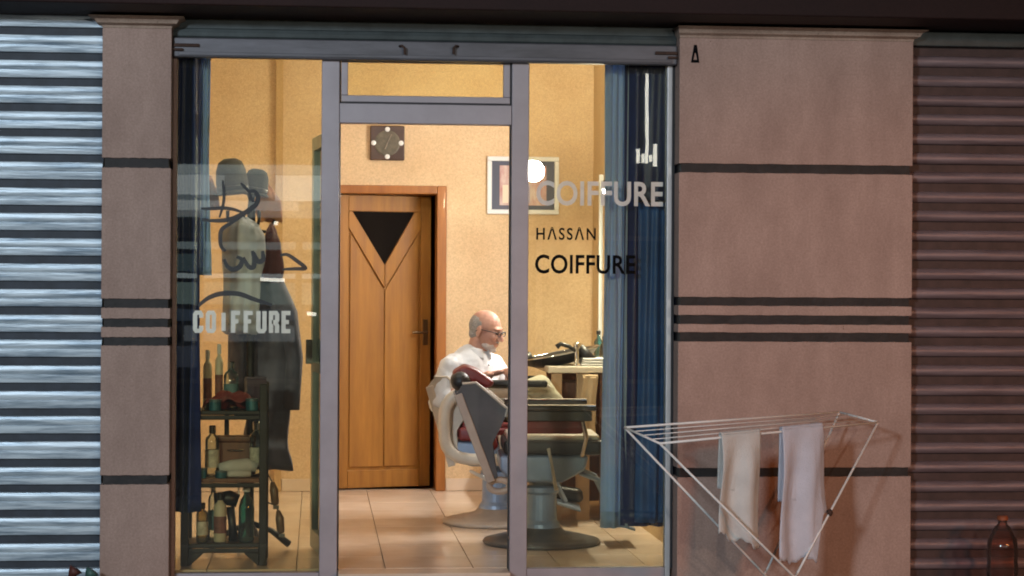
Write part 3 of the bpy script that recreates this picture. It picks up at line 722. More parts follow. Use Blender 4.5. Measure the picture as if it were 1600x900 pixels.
# ------------------------------------------------------------------ counter, mirror, wash basin
cz = .93; cy0, cy1 = 2.05, 3.30; cx0 = XR - .52
ct = empty('counter', (XR - .26, (cy0 + cy1) / 2, 0), 'wall counter with pale top and brown wooden panels under the mirror', 'counter')
bx(cx0, XR - .002, cy0, cy1, cz - .04, cz).build('top', mat('counter_laminate', (.66, .58, .48), .35, var=.06), ct, bev=.006)
bx(cx0 + .03, cx0 + .09, cy0 + .04, cy0 + .10, .0, cz - .041).build('leg', mat('pale_post', (.5, .33, .2), .5, var=.15), ct, bev=.004)
bx(XR - .34, XR - .26, cy0 + .04, cy0 + .09, .0, cz - .041).build('leg', mat('pale_post2', (.52, .35, .21), .5, var=.15), ct, bev=.004)
bx(XR - .20, XR - .01, cy0 + .03, cy0 + .05, .02, cz - .041).build('side_panel', M_brownwood, ct, bev=.003)
bx(cx0 + .10, XR - .02, cy1 - .3, cy1 - .28, .02, cz - .041).build('back_panel', M_brownwood, ct, bev=.003)
bx(cx0 + .05, XR - .03, cy0 + .1, cy1 - .31, .38, .40).build('shelf', M_brownwood, ct, bev=.003)
bx(cx0 + .06, XR - .3, cy0 + .12, cy0 + .5, .60, .83).build('drawer', M_brownwood, ct, bev=.004)
mr_ = empty('wall_mirror', (XR, 2.7, 1.0), 'tall wall mirror with thin white edge above the counter', 'mirror')
bx(XR - .020, XR - .003, 2.0, 3.36, 1.02, Z(285, 3.3, 946)).build('glass', M_mirror, mr_)
bx(XR - .032, XR - .003, 3.361, 3.40, 1.0, Z(272, 3.3, 946)).build('edge_strip', M_white, mr_, bev=.003)
# wash basin: black reclined bowl with rim
bsx, bsy = X(872, 2.35), 2.35; bz = cz + .002
wb = empty('wash_basin', (bsx, bsy, bz), 'black shampoo basin with chrome tap on the counter edge', 'basin')
prof = [(.05, .0), (.13, .005), (.185, .045), (.215, .10), (.225, .115), (.205, .112), (.17, .06), (.10, .03), (.01, .026)]
MB().lathe((0, 0, 0), prof, 32).xf(Matrix.Translation((bsx + .02, bsy, bz + .0)) @ Matrix.Rotation(R(-11), 4, 'Y') @ Matrix.Scale(1.12, 4, (1, 0, 0)) @ Matrix.Scale(.62, 4, (0, 0, 1))).build('bowl', M_black, wb, smooth=True)
MB().tube([(bsx - .28, bsy, bz - .02), (bsx - .24, bsy, bz + .02), (bsx - .16, bsy, bz + .05)], [.02, .035, .03], 10).build('neck_rest', M_black, wb, smooth=True)
rim_ = [Vector((.222 * math.cos(a), .222 * math.sin(a), .113)) for a in [2 * math.pi * k / 32 for k in range(32)]]
MB().tube(rim_, .007, 8, closed=True).xf(Matrix.Translation((bsx + .02, bsy, bz + .0)) @ Matrix.Rotation(R(-11), 4, 'Y') @ Matrix.Scale(1.12, 4, (1, 0, 0)) @ Matrix.Scale(.62, 4, (0, 0, 1))).build('rim', M_chrome, wb, smooth=True)
tx_, ty_ = X(902, 2.10), 2.10
MB().lathe((tx_, ty_, cz + .001), [(.028, 0), (.028, .012), (.016, .02), (.014, .10), (.022, .11), (.022, .135), (.008, .145)], 16).build('tap', M_chrome, wb, smooth=True)
MB().tube([(tx_, ty_, cz + .085), (tx_ - .05, ty_ - .01, cz + .12), (tx_ - .10, ty_ - .01, cz + .135), (tx_ - .125, ty_ - .01, cz + .115)], [.010, .013, .014, .017], 10).build('spray_head', M_black, wb, smooth=True)
MB().tube([(tx_ + .02, ty_ + .02, cz + .12), (tx_ + .06, ty_ + .02, cz + .07), (tx_ + .11, ty_ + .02, cz + .01)], [.022, .032, .036], 12).build('pump', M_black, wb, smooth=True)
# folded towel on the counter, hanging towels beneath
def folded(name, c, size, m, label, cat='towel', group=None):
    root = empty(name, (c[0], c[1], c[2]), label, cat, group)
    n = 3; h = size[2] / n
    for k in range(n):
        bx(c[0] - size[0] / 2 + .004 * k, c[0] + size[0] / 2 - .003 * k, c[1] - size[1] / 2, c[1] + size[1] / 2 - .004 * k, c[2] + h * k + .0008, c[2] + h * (k + 1) - .0008).build('fold', m, root, bev=h * .42, seg=3)
    return root
folded('folded_towel', (X(926, 2.16), 2.16, cz + .001), (.155, .16, .05), M_white, 'white folded towel on the counter edge by the curtain')
def hanging(name, x0, x1, y, z1, z0, m, label, cat, group=None, folds=2, amp=.012, skew=0.0, notch=None, back=.0):
    root = empty(name, ((x0 + x1) / 2, y, z0), label, cat, group)
    def fn(u, v):
        s = math.sin(u * folds * 2 * math.pi + 1.3 + .7 * math.sin(v * 3))
        zb_ = z0 + skew * (u - .5)
        if notch and u > notch[0]: zb_ = zb_ + notch[1]
        return Vector((x0 + (x1 - x0) * u + .008 * math.sin(v * 4 + 2), y - .006 - amp * s * (.3 + .7 * v), z1 + (zb_ - z1) * v))
    MB().sheet(fn, 26, 26).build('front_drop', m, root, smooth=True, solid=.004)
    def top(u, v):
        a = math.pi * v; p = fn(u, 0); return Vector((p.x, y + .006 - .012 * math.cos(a), z1 + .010 * math.sin(a)))
    MB().sheet(top, 26, 6).build('top_fold', m, root, smooth=True, solid=.004)
    def bk(u, v):
        p = fn(u, v); return Vector((p.x + .006, y + .020 + amp * .6 * math.sin(u * 7 + v * 3), z1 + (z0 - z1) * v * .82))
    MB().sheet(bk, 26, 26).build('back_drop', m, root, smooth=True, solid=.004)
    return root
hanging('towel', cx0 + .20, cx0 + .29, cy0 - .03, cz - .06, .52, mat('tan_cloth', (.50, .36, .22), .9, var=.15), 'tan cloth hanging under the counter edge', 'towel', folds=1.5)
# little bottles on the counter before the mirror
for k, (xx, yy, hh, m_) in enumerate(((XR - .08, 2.75, .16, M_bottle), (XR - .09, 2.95, .19, M_teal))):
    q = empty('bottle', (xx, yy, cz), ('clear bottle on the counter before the mirror', 'tall teal bottle at the rear of the counter')[k], 'bottle')
    MB().lathe((xx, yy, cz + .001), [(.028, 0), (.03, .01), (.03, hh * .65), (.012, hh * .8), (.012, hh * .9)], 16).build('body', m_, q, smooth=True)
    MB().lathe((xx, yy, cz + .001 + hh * .9), [(.014, .001), (.014, hh * .12), (.01, hh * .14)], 12).build('cap', M_black, q)

# ------------------------------------------------------------------ barber chairs
def rot_about(c, ang): return Matrix.Translation(c) @ Matrix.Rotation(ang, 4, 'Z') @ Matrix.Translation(-Vector(c))
def barber_chair(c, ang, label, style):
    """faces +x before turning by ang; c = floor point under the pedestal"""
    c = Vector(c); root = empty('barber_chair', c, label, 'barber chair', 'barber chairs'); T = rot_about(c, ang)
    x, y = c.x, c.y
    def put(mb, nm, m, **k):
        mb.xf(T); p = k.pop('parent', root); return mb.build(nm, m, p, **k)
    put(MB().lathe((x, y, 0), [(.315, .001), (.325, .012), (.315, .026), (.24, .045), (.13, .066), (.11, .09)], 40), 'base_disc', M_greysh if style == 'front' else M_tan, smooth=True)
    put(MB().lathe((x, y, 0), [(.105, .088), (.10, .11), (.085, .13), (.082, .27), (.095, .285), (.095, .31), (.07, .32), (.07, .40)], 28), 'pedestal', M_steel, smooth=False)
    # under-seat housing, tapered
    prof = [(-.24, .50), (.24, .50), (.22, .42), (.10, .355), (-.16, .355), (-.24, .42)]
    put(MB().prism(prof, lambda p: (x + p[0], y - .235, p[1]), lambda p: (x + p[0], y + .235, p[1])), 'seat_housing', M_steel, bev=.02, seg=3)
    seat = put(bx(x - .22, x + .31, y - .255, y + .255, .503, .585), 'seat', M_blackle if style == 'front' else M_red, bev=.025, seg=4)
    put(bx(x - .20, x + .30, y - .235, y + .235, .57, .612), 'seat_pad', M_creamle if style == 'front' else M_red, bev=.02, seg=4, parent=seat)
    # back: leaning cushion with side plates
    lean = 21 if style == 'front' else 16
    B = Matrix.Translation((x - (.282 if style == 'front' else .236), y, .52)) @ Matrix.Rotation(R(-lean), 4, 'Y')
    def bput(mb, nm, m, **k):
        mb.xf(B); return put(mb, nm, m, **k)
    bk_h = .375 if style == 'front' else .355
    back = bput(bx(-.045, .045, -.215, .215, .0, bk_h), 'backrest', M_red, bev=.03, seg=4)
    bput(bx(-.070, -.047, -.20, .20, .03, bk_h - .03), 'back_cover', M_red, bev=.01, parent=back)
    for s in (-1, 1):
        y0, y1 = (s * .222, s * .242)
        poly = [(-.075, -.14), (-.02, -.14), (.02, .04), (.135, .15), (.155, .19), (.05, bk_h - .0), (-.02, bk_h + .02), (-.075, bk_h - .02)]
        bput(MB().prism(poly, lambda p: (p[0], y0, p[1]), lambda p: (p[0], y1, p[1])), 'side_plate', M_greysh if style == 'front' else M_cream, bev=.004)
        bput(bx(-.085, -.040, s * .2425, s * .262, -.15, bk_h - .02), 'side_strip', M_tan if style == 'front' else M_cream, bev=.005)
        bput(MB().tube([(-.02, s * .246, bk_h + .024), (.05, s * .246, bk_h + .004), (.157, s * .246, .19), (.135, s * .246, .15)], .007, 8), 'edge_trim', M_cream)
    # headrest on a stem
    if style == 'front':
        bput(MB().tube([(-.01, 0, bk_h - .03), (-.01, 0, bk_h + .06)], .012, 8), 'headrest_stem', M_chrome)
        bput(MB().prism([(-.055, .02), (-.05, .095), (.03, .108), (.08, .065), (.150, -.04), (.10, -.06), (.045, .005)], lambda p: (p[0], -.15, bk_h + p[1]), lambda p: (p[0], .15, bk_h + p[1])), 'headrest', M_red, bev=.022, seg=4)
        bput(MB().capsule((-.025, -.175, bk_h + .035), (-.025, -.02, bk_h + .035), .054, .054), 'neck_roll', M_blackle, smooth=True)
        bput(MB().tube([(.0, -.16, bk_h + .03), (.03, -.165, bk_h + .0)], .012, 8), 'headrest_knob', M_chrome)
    # arms
    for s in (-1, 1):
        ya = y + s * .30
        if style == 'front':
            put(bx(x - .20, x + .27, ya - .035, ya + .035, .745, .772), 'armrest', M_greysh, bev=.010, seg=3)
            put(MB().tube([(x - .20, ya - .037, .774), (x + .265, ya - .037, .774)], .006, 6), 'arm_trim', M_chrome)
            put(bx(x - .19, x + .25, ya - .012, ya + .012, .69, .744), 'arm_panel', M_greysh, bev=.006)
            put(bx(x - .16, x + .20, ya - s * .03 - .008, ya - s * .03 + .008, .62, .738), 'arm_pad', M_red, bev=.006)
            put(MB().tube([(x + .20, ya, .69), (x + .22, ya - s * .015, .60), (x + .20, ya - s * .05, .50)], .014, 8), 'arm_post', M_chrome)
            put(MB().tube([(x - .14, ya, .69), (x - .15, ya - s * .03, .55), (x - .15, ya - s * .06, .46)], .018, 8), 'arm_post', M_steel)
        else:
            pts = []
            for k in range(28):
                a = 2 * math.pi * k / 28; cx_, sx_ = math.cos(a), math.sin(a)
                pts.append((x - .05 + .25 * (abs(cx_) ** .6) * math.copysign(1, cx_), ya, .60 + .20 * (abs(sx_) ** .6) * math.copysign(1, sx_)))
            put(MB().tube(pts, .035, 10, closed=True), 'arm_loop', M_cream, smooth=True)
            put(bx(x - .16, x + .30, ya - .04, ya + .04, .825, .865), 'armrest', M_blackle, bev=.014, seg=3)
    # footrest
    for s in (-1, 1):
        put(MB().tube([(x + .20, y + s * .12, .40), (x + .30, y + s * .12, .36), (x + .41, y + s * .12, .14)], .016, 8), 'footrest_strut', M_steel)
    put(MB().prism([(.36, .13), (.50, .085), (.50, .10), (.36, .148)], lambda p: (x + p[0], y - .17, p[1]), lambda p: (x + p[0], y + .17, p[1])), 'footrest', M_steel, bev=.004)
    # recline lever, rear bracket with eye
    put(MB().tube([(x + .02, y - .262, .54), (x + .035, y - .29, .46), (x + .06, y - .30, .32)], [.010, .008, .010], 8), 'lever', M_cream)
    if style == 'front':
        ring_ = [(x - .24 + .055 * math.cos(a), y - .2, .335 + .032 * math.sin(a)) for a in [2 * math.pi * k / 20 for k in range(20)]]
        put(MB().tube(ring_, .018, 8, closed=True), 'rear_bracket', M_tan, smooth=True)
        put(MB().tube([(x - .19, y - .2, .33), (x - .08, y - .16, .38)], .02, 8), 'bracket_arm', M_tan)
        put(MB().tube([(x - .29, y - .2, .36), (x - .40, y - .2, .415)], [.012, .007], 8), 'bracket_rod', M_cream)
    return root
fc = at(846, 842, 1.02); fc.z = 0; fc.y = 1.02
barber_chair((X(846, 1.02, 842), 1.02, 0), R(-3), 'grey barber chair with maroon back and black-sided seat nearest the window', 'front')
rcx, rcy = X(775, 1.98, 815), 1.98
barber_chair((rcx, rcy, 0), R(-6), 'cream barber chair with looped arms that the person sits in', 'rear')

# ------------------------------------------------------------------ the seated person
def blob(name, mb, voxel, it, m, parent=None, origin=None, fac=.5):
    o = mb.build(name, None, None, origin=origin if origin is not None else (0, 0, 0))
    r = o.modifiers.new('r', 'REMESH'); r.mode = 'VOXEL'; r.voxel_size = voxel
    if it: q = o.modifiers.new('q', 'SMOOTH'); q.iterations = it; q.factor = fac
    bpy.context.view_layer.update()
    dg = bpy.context.evaluated_depsgraph_get(); me = bpy.data.meshes.new_from_object(o.evaluated_get(dg))
    old = o.data; o.modifiers.clear(); o.data = me; bpy.data.meshes.remove(old)
    me.name = name; me.materials.clear(); me.materials.append(m)
    me.polygons.foreach_set('use_smooth', [True] * len(me.polygons)); me.update()
    if parent: o.parent = parent; o.location = Vector(origin if origin is not None else (0, 0, 0)) - wloc(parent)
    return o
hipx = X(738, 1.98, 640)
O = Vector((hipx, rcy - .01, 0))
ph = R(46)
F_ = Vector((math.cos(ph), -math.sin(ph), 0)); R_ = Vector((-math.sin(ph), -math.cos(ph), 0))
def P(f, r, u): return O + F_ * f + R_ * r + Vector((0, 0, u))
def W(dx, dy, z): return O + Vector((dx, dy, z))
TR = Matrix.Rotation(-ph, 3, 'Z')
person = empty('person', (O.x, O.y, .61), 'balding person with glasses and white shirt seated in the rear barber chair', 'person')
hc = at(759, 517, rcy - .02); hc.y = rcy - .03
hp = R(28); hd = R(14)
HR = Matrix.Rotation(-hp, 3, 'Z') @ Matrix.Rotation(hd, 3, 'Y')     # head faces local +x, looking down a little
def H(x, y, z): return hc + HR @ Vector((x, y, z))
neck0 = P(.015, 0, .975)
body = MB()
# skull and face
body.ell(H(-.012, 0, .030), (.098, .077, .092), HR)
body.ell(H(.020, 0, -.020), (.074, .066, .088), HR)
body.ell(H(.030, 0, -.070), (.056, .050, .042), HR)
body.ell(H(.068, 0, -.098), (.022, .026, .018), HR)          # chin
body.ell(H(.078, 0, .030), (.018, .052, .015), HR)           # brow
body.capsule(H(.090, 0, .012), H(.112, 0, -.026), .010, .014)  # nose
body.ell(H(.098, .012, -.030), (.012, .009, .009), HR); body.ell(H(.098, -.012, -.030), (.012, .009, .009), HR)
body.ell(H(.086, 0, -.057), (.013, .024, .006), HR); body.ell(H(.083, 0, -.070), (.013, .022, .007), HR)   # lips
for s in (-1, 1):
    body.ell(H(.066, s * .036, -.020), (.026, .024, .022), HR)  # cheek
    body.ell(H(.074, s * .032, .008), (.014, .016, .011), HR)   # eyelid
    er = HR @ Matrix.Rotation(R(s * 20), 3, 'Z')
    body.ell(H(-.012, s * .080, -.006), (.020, .007, .034), er); body.ell(H(-.008, s * .082, -.030), (.012, .007, .013), er)
body.capsule(H(-.028, 0, -.06), neck0, .056, .062)
# trunk
body.ell(P(.0, 0, .90), (.105, .165, .16), TR); body.ell(P(.02, 0, .77), (.115, .150, .14), TR); body.ell(P(.0, 0, .66), (.125, .160, .095), TR)
body.capsule(P(-.01, -.155, .955), P(-.01, .155, .955), .055, .055)
# arms: near (right) and far (left)
shR, elR, wrR = P(-.01, .19, .94), P(-.03, .265, .73), P(.23, .12, .89)
shL, elL, wrL = P(.0, -.19, .94), P(.10, -.24, .775), P(.27, -.02, .895)
for a, b, c_ in ((shR, elR, wrR), (shL, elL, wrL)):
    body.capsule(a, b, .050, .042); body.capsule(b, c_, .042, .028)
def hand(wr, fwd, side, down):
    fwd, side, down = fwd.normalized(), side.normalized(), down.normalized()
    M3 = Matrix((fwd, side, down)).transposed()
    body.ell(wr + fwd * .048, (.050, .040, .015), M3)
    for k, (o_, l) in enumerate(((-.028, .070), (-.009, .080), (.010, .075), (.028, .058))):
        a = wr + fwd * .085 + side * o_; b = a + fwd * l * .45 + down * l * .14; c_ = b + fwd * l * .28 + down * l * .30; d = c_ + fwd * l * .1 + down * l * .25
        body.capsule(a, b, .0092, .0086); body.capsule(b, c_, .0086, .0080); body.capsule(c_, d, .0080, .0072)
    a = wr + fwd * .022 - side * .030; b = a + fwd * .028 - side * .026 + down * .006; c_ = b + fwd * .030 - side * .004 + down * .010
    body.capsule(a, b, .0115, .0105); body.capsule(b, c_, .0105, .0085)
hand(wrR, (wrR - elR) * .6 + F_ * .1 + R_ * -.10, -R_ + F_ * .4, Vector((0, 0, -1)) + F_ * .2)
hand(wrL, (wrL - elL) + R_ * .05, F_ * -.8 + R_ * -.2 + Vector((0, 0, -.1)), Vector((0, 0, -1)) + F_ * .2)
# legs: far leg down to the footrest, near leg crossed over it
hipN, hipF = P(.02, .095, .66), P(.02, -.095, .66)
knF = W(.40, .05, .665); anF = W(.47, .03, .22); toF = W(.62, .01, .175)
knN = W(.40, -.06, .815); anN = W(.66, .06, .50); toN = W(.80, .04, .46)
for h_, k_, a_, t_ in ((hipF, knF, anF, toF), (hipN, knN, anN, toN)):
    body.capsule(h_, k_, .078, .055); body.capsule(k_, a_, .053, .034); body.capsule(a_ - Vector((0, 0, .03)), t_, .036, .026)
blob('body', body, .0046, 3, M_skin, person, origin=person.location)
# shirt
sh = MB()
sh.ell(P(.0, 0, .90), (.128, .188, .165), TR); sh.ell(P(.025, 0, .77), (.135, .168, .15), TR); sh.ell(P(.0, 0, .68), (.142, .176, .085), TR)
sh.capsule(P(-.01, -.155, .948), P(-.01, .155, .948), .070, .070)
sh.capsule(P(-.005, -.075, .985), P(-.005, .075, .985), .060, .060)
sh.capsule(shR, elR, .066, .064); sh.capsule(shL, elL, .066, .062)
sh.capsule(elR, elR.lerp(wrR, .18), .062, .058); sh.capsule(elL, elL.lerp(wrL, .18), .060, .056)
sh_o = blob('shirt', sh, .007, 3, M_shirt, person, origin=person.location)
tx = bpy.data.textures.new('folds', 'CLOUDS'); tx.noise_scale = .085
dm_ = sh_o.modifiers.new('d', 'DISPLACE'); dm_.texture = tx; dm_.strength = .020; dm_.mid_level = .55; dm_.texture_coords = 'LOCAL'
# collar: two wings around the neck
nc = P(.018, 0, 1.028)
for s in (-1, 1):
    pts = []
    def cf(u, v):
        a = s * (math.pi - u * (math.pi - .35)); rr = .068 + .020 * v
        return nc + TR @ Vector((math.cos(a) * rr * 1.05 + .012 * u, math.sin(a) * rr, .030 - .040 * v - .020 * u * u - .02 * v * u))
    MB().sheet(cf, 16, 4).build('collar', M_shirt, person, smooth=True, solid=.004)
mb = MB()
for k in range(5): mb.ell(P(.128 + .012 * math.sin(k), .0, .945 - k * .06), (.004, .005, .005))
mb.build('buttons', mat('button_dark', (.2, .2, .22), .4), person)
# trousers and shoes
tr = MB()
tr.ell(P(.0, 0, .655), (.138, .170, .085), TR)
for h_, k_, a_ in ((hipF, knF, anF), (hipN, knN, anN)):
    tr.capsule(h_, k_, .092, .070); tr.capsule(k_, a_.lerp(k_, .12), .069, .054)
tr_o = blob('trousers', tr, .007, 3, M_khaki, person, origin=person.location)
dm_ = tr_o.modifiers.new('d', 'DISPLACE'); dm_.texture = tx; dm_.strength = .020; dm_.mid_level = .55; dm_.texture_coords = 'LOCAL'
for a_, t_ in ((anF, toF), (anN, toN)):
    s_m = MB(); d = (t_ - a_).normalized()
    s_m.capsule(a_ - Vector((0, 0, .035)) - d * .03, t_ + d * .01, .044, .036); s_m.capsule(a_ - Vector((0, 0, .06)) - d * .03, t_ - Vector((0, 0, .02)) + d * .02, .036, .030)
    blob('shoe', s_m, .006, 2, M_shoe, person, origin=person.location)
# hair: short fringe round back and sides, thin on top; stubble on jaw
hr = MB()
hr.ell(H(-.024, 0, .026), (.0885, .0790, .0860), HR)
hr.ell(H(-.055, 0, -.030), (.045, .060, .042), HR)
blob('hair', hr, .005, 1, M_hair, person, origin=person.location)
bd = MB()
bd.ell(H(.031, 0, -.072), (.0565, .0505, .040), HR); bd.ell(H(.068, 0, -.098), (.0232, .0272, .019), HR)
for s in (-1, 1): bd.ell(H(.030, s * .038, -.068), (.030, .0165, .026), HR)
bd.ell(H(.0885, 0, -.0465), (.011, .025, .0055), HR)
blob('beard', bd, .004, 1, M_beard, person, origin=person.location)
g = MB()
for s in (-1, 1):
    pts = [H(.104, s * .034 + .023 * math.cos(a), .006 + .015 * math.sin(a)) for a in [2 * math.pi * k / 16 for k in range(16)]]
    g.tube(pts, .0026, 6, closed=True)
    g.tube([H(.102, s * .057, .012), H(.05, s * .074, .012), H(-.012, s * .082, .010), H(-.030, s * .082, -.008)], .0028, 6)
g.tube([H(.105, -.012, .010), H(.110, 0, .014), H(.105, .012, .010)], .0026, 6)
g.build('glasses', M_black, person, smooth=True)
for s in (-1, 1):
    e = MB().ell(H(.082, s * .032, .006), (.011, .012, .008), HR).build('eye', mat('eye', (.06, .04, .03), .2), person, smooth=True)
# folded paper held over the knee
pp = at(852, 602, rcy - .22)
np_ = empty('folded_paper', (pp.x, pp.y, pp.z - .02), 'small white folded paper in front of the seated person', 'paper')
for k in range(3):
    MB().obox((pp.x - .035, pp.y, pp.z - .004 + .007 * k), (.13 - .01 * k, .09, .005), Matrix.Rotation(R(6 + k * 2), 3, 'Y')).build('sheet', M_paper, np_, bev=.001, seg=1)

# ------------------------------------------------------------------ etagere in the left-hand window
ye = .20; yd = .30
ex0, ex1 = X(284, ye), X(419, ye)
st = empty('shelf_stand', ((ex0 + ex1) / 2, ye + yd / 2, 0), 'dark wooden shelf stand with three tiers behind the left-hand pane', 'shelf stand')
zt1, zt2, zt3 = Z(642, ye, 350), Z(748, ye, 350), Z(850, ye, 350)
pw = .040
for px_ in (ex0, ex1 - pw):
    for py_ in (ye, ye + yd - pw):
        bx(px_, px_ + pw, py_, py_ + pw, 0, zt1 + (.135 if px_ == ex1 - pw else .03)).build('post', M_darkwood, st, bev=.005)
for zz in (zt1, zt2, zt3):
    bx(ex0 + .006, ex1 - .006, ye + .006, ye + yd - .006, zz - .022, zz).build('shelf', M_brownwood if zz == zt2 else M_darkwood, st, bev=.004)
    bx(ex0 + pw, ex1 - pw, ye - .002, ye + .012, zz - .045, zz - .023).build('rail', M_darkwood, st, bev=.003)
for s, x_ in ((1, ex0 + pw), (-1, ex1 - pw)):
    MB().xz([(x_, zt3 - .046), (x_ + s * .075, zt3 - .046), (x_, zt3 - .115)], ye + .002, ye + .02).build('bracket', M_darkwood, st, bev=.003)
bx((ex0 + ex1) / 2 - .012, (ex0 + ex1) / 2 + .012, ye + yd - .03, ye + yd - .01, zt2 + .001, zt1 - .023).build('slat', M_darkwood, st, bev=.003)
def on(px, zz, dy=.12): return Vector((X(px, ye + dy), ye + dy, zz + .001))
def tin(px, zz, r, h, m, label, dy=.06, name='tin', cat='tin'):
    p = on(px, zz, dy); q = empty(name, p, label, cat)
    MB().lathe(p, [(r * .96, 0), (r, .004), (r, h * .78), (r * .96, h * .79)], 20).build('body', m, q, smooth=False)
    MB().lathe(p + Vector((0, 0, h * .79)), [(r * 1.03, .001), (r * 1.03, h * .2), (r * .95, h * .22)], 20).build('lid', mat('lid_' + label[:12], (.10, .16, .18), .4, metal=.4), q)
    return q
def bottle(px, zz, r, h, m, mc, label, dy=.12):
    p = on(px, zz, dy); q = empty('bottle', p, label, 'bottle')
    MB().lathe(p, [(r * .9, 0), (r, .008), (r, h * .70), (r * .86, h * .76), (r * .45, h * .81), (r * .42, h * .84)], 20).build('body', m, q, smooth=True)
    MB().lathe(p + Vector((0, 0, h * .18)), [(r * 1.004, 0), (r * 1.015, .001), (r * 1.015, h * .34), (r * 1.004, h * .342)], 20).build('label', MATS.get('label_%d' % (int(px) % 3)) or mat('label_%d' % (int(px) % 3), ((.55, .5, .4), (.2, .08, .06), (.1, .2, .22))[int(px) % 3], .6, var=.3, vscale=40), q)
    MB().lathe(p + Vector((0, 0, h * .84)), [(r * .52, .001), (r * .52, h * .13), (r * .4, h * .155)], 14).build('cap', mc, q)
    return q
# on the top tier
tin(337, zt1 - .001, .030, .055, M_tealtin, 'small teal tin at the front of the top tier, near the curtain', dy=.035)
tin(395, zt1 - .001, .032, .060, M_tealtin, 'small teal tin at the front of the top tier, near the dark post', dy=.035)
bottle(325, zt1, .022, .30, mat('ivory_plastic', (.66, .60, .46), .45), M_white, 'tall ivory plastic bottle on the top tier of the shelf stand', .14)
bottle(343, zt1, .020, .33, mat('ivory_plastic2', (.62, .57, .44), .45), M_white, 'tallest ivory plastic bottle on the top tier of the shelf stand', .20)
bottle(362, zt1, .038, .24, M_bottle, M_chrome, 'wide clear glass jar bottle on the top tier of the shelf stand', .20)
p = on(365, zt1, .12)
rc = empty('red_cloth', p, 'crumpled dark red cloth lying on the top tier of the shelf stand', 'cloth')
def rcf(u, v):
    return Vector((X(318, ye + .05) + (X(405, ye + .05) - X(318, ye + .05)) * u, ye + .055 + .13 * v, zt1 + .012 + .075 * (math.sin(math.pi * u) ** .6) * (math.sin(math.pi * min(1, .12 + v)) ** .6) + .010 * math.sin(u * 17 + v * 5) + .008 * math.sin(v * 19 - u * 4)))
MB().sheet(rcf, 30, 16).build('cloth', mat('red_fabric', (.20, .03, .025), .6, var=.3, vscale=12, bump=.3), rc, smooth=True, solid=.006)
bx_ = on(400, zt1, .21)
pb = empty('product_box', bx_, 'dark purple cardboard box at the back of the top tier', 'box')
MB().obox(bx_ + Vector((0, 0, .075)), (.10, .07, .15), Matrix.Rotation(R(14), 3, 'Z')).build('carton', mat('purple_card', (.055, .045, .08), .5, var=.3), pb, bev=.003)
MB().obox(bx_ + Vector((0, 0, .155)), (.102, .072, .008), Matrix.Rotation(R(14), 3, 'Z')).build('lid', mat('purple_card2', (.10, .09, .14), .5), pb, bev=.002)
# on the middle tier
bottle(333, zt2, .036, .26, M_bottle, M_chrome, 'clear bottle with chrome cap on the middle tier, near the curtain', .12)
bottle(402, zt2, .034, .28, M_bottle, M_chrome, 'clear bottle with chrome cap on the middle tier, near the dark post', .12)
cb = on(370, zt2, .20); q = empty('wooden_case', cb, 'brown wooden case at the back of the middle tier', 'case')
MB().obox(cb + Vector((0, 0, .085)), (.20, .08, .17)).build('case_body', M_brownwood, q, bev=.006)
MB().obox(cb + Vector((0, 0, .186)), (.205, .085, .03)).build('lid', M_brownwood, q, bev=.006)
MB().tube([cb + Vector((-.04, -.046, .13)), cb + Vector((-.03, -.06, .13)), cb + Vector((.03, -.06, .13)), cb + Vector((.04, -.046, .13))], .005, 8).build('handle', M_chrome, q)
tw = on(372, zt2, .09); q = empty('rolled_towel', tw, 'cream rolled towel lying on the middle tier', 'towel')
MB().tube([tw + Vector((-.09, .0, .045)), tw + Vector((-.03, .0, .055)), tw + Vector((.05, .0, .062)), tw + Vector((.10, .0, .045))], [.022, .03, .032, .024], 14).build('roll', M_towel1, q, smooth=True)
MB().tube([tw + Vector((-.08, -.035, .018)), tw + Vector((.0, -.04, .02)), tw + Vector((.07, -.035, .018))], [.015, .019, .016], 12).build('roll', M_towel1, q, smooth=True)
tin(318, zt2, .022, .05, M_tealtin, 'flat teal tin on the middle tier beside the clear bottle', dy=.03)
tin(347, zt2, .030, .035, M_tealtin, 'low teal tin on the middle tier before the rolled towel', dy=.03)
# on the bottom tier
p = on(387, zt3, .10); q = empty('spray_bottle', p, 'teal translucent spray bottle on the bottom tier', 'spray bottle')
MB().lathe(p, [(.036, 0), (.040, .01), (.040, .17), (.030, .21), (.014, .235), (.014, .25)], 22).build('body', M_teal, q, smooth=True)
mb = MB().lathe(p + Vector((0, 0, .25)), [(.018, .001), (.018, .022), (.010, .03)], 12)
mb.obox(p + Vector((-.012, 0, .292)), (.070, .020, .026)); mb.tube([p + Vector((-.03, 0, .28)), p + Vector((-.042, 0, .262)), p + Vector((-.036, 0, .24))], .004, 6)
mb.build('trigger_head', M_white, q, bev=.003)
M_olive = glass('olive_bottle', (.55, .50, .30), 1.45, 2, .03, dirt=.2)
bottle(318, zt3, .030, .20, M_olive, M_black, 'short olive glass bottle on the bottom tier near the curtain', .08)
bottle(335, zt3, .026, .29, M_bottle, M_chrome, 'slim clear bottle on the bottom tier', .16)
bottle(346, zt3, .032, .25, mat('ivory_plastic3', (.58, .52, .38), .45), M_black, 'ivory plastic bottle with black cap on the bottom tier', .08)
p = on(363, zt3, .14); q = empty('hair_dryer', p, 'black hair dryer standing on the bottom tier', 'hair dryer')
MB().tube([p + Vector((.012, 0, .0)), p + Vector((.006, 0, .08)), p + Vector((-.004, 0, .17))], [.026, .020, .022], 12).build('handle', M_black, q, smooth=True)
MB().tube([p + Vector((.035, 0, .20)), p + Vector((-.01, 0, .215)), p + Vector((-.06, 0, .215)), p + Vector((-.085, 0, .213))], [.034, .040, .028, .030], 14).build('barrel', M_black, q, smooth=True)
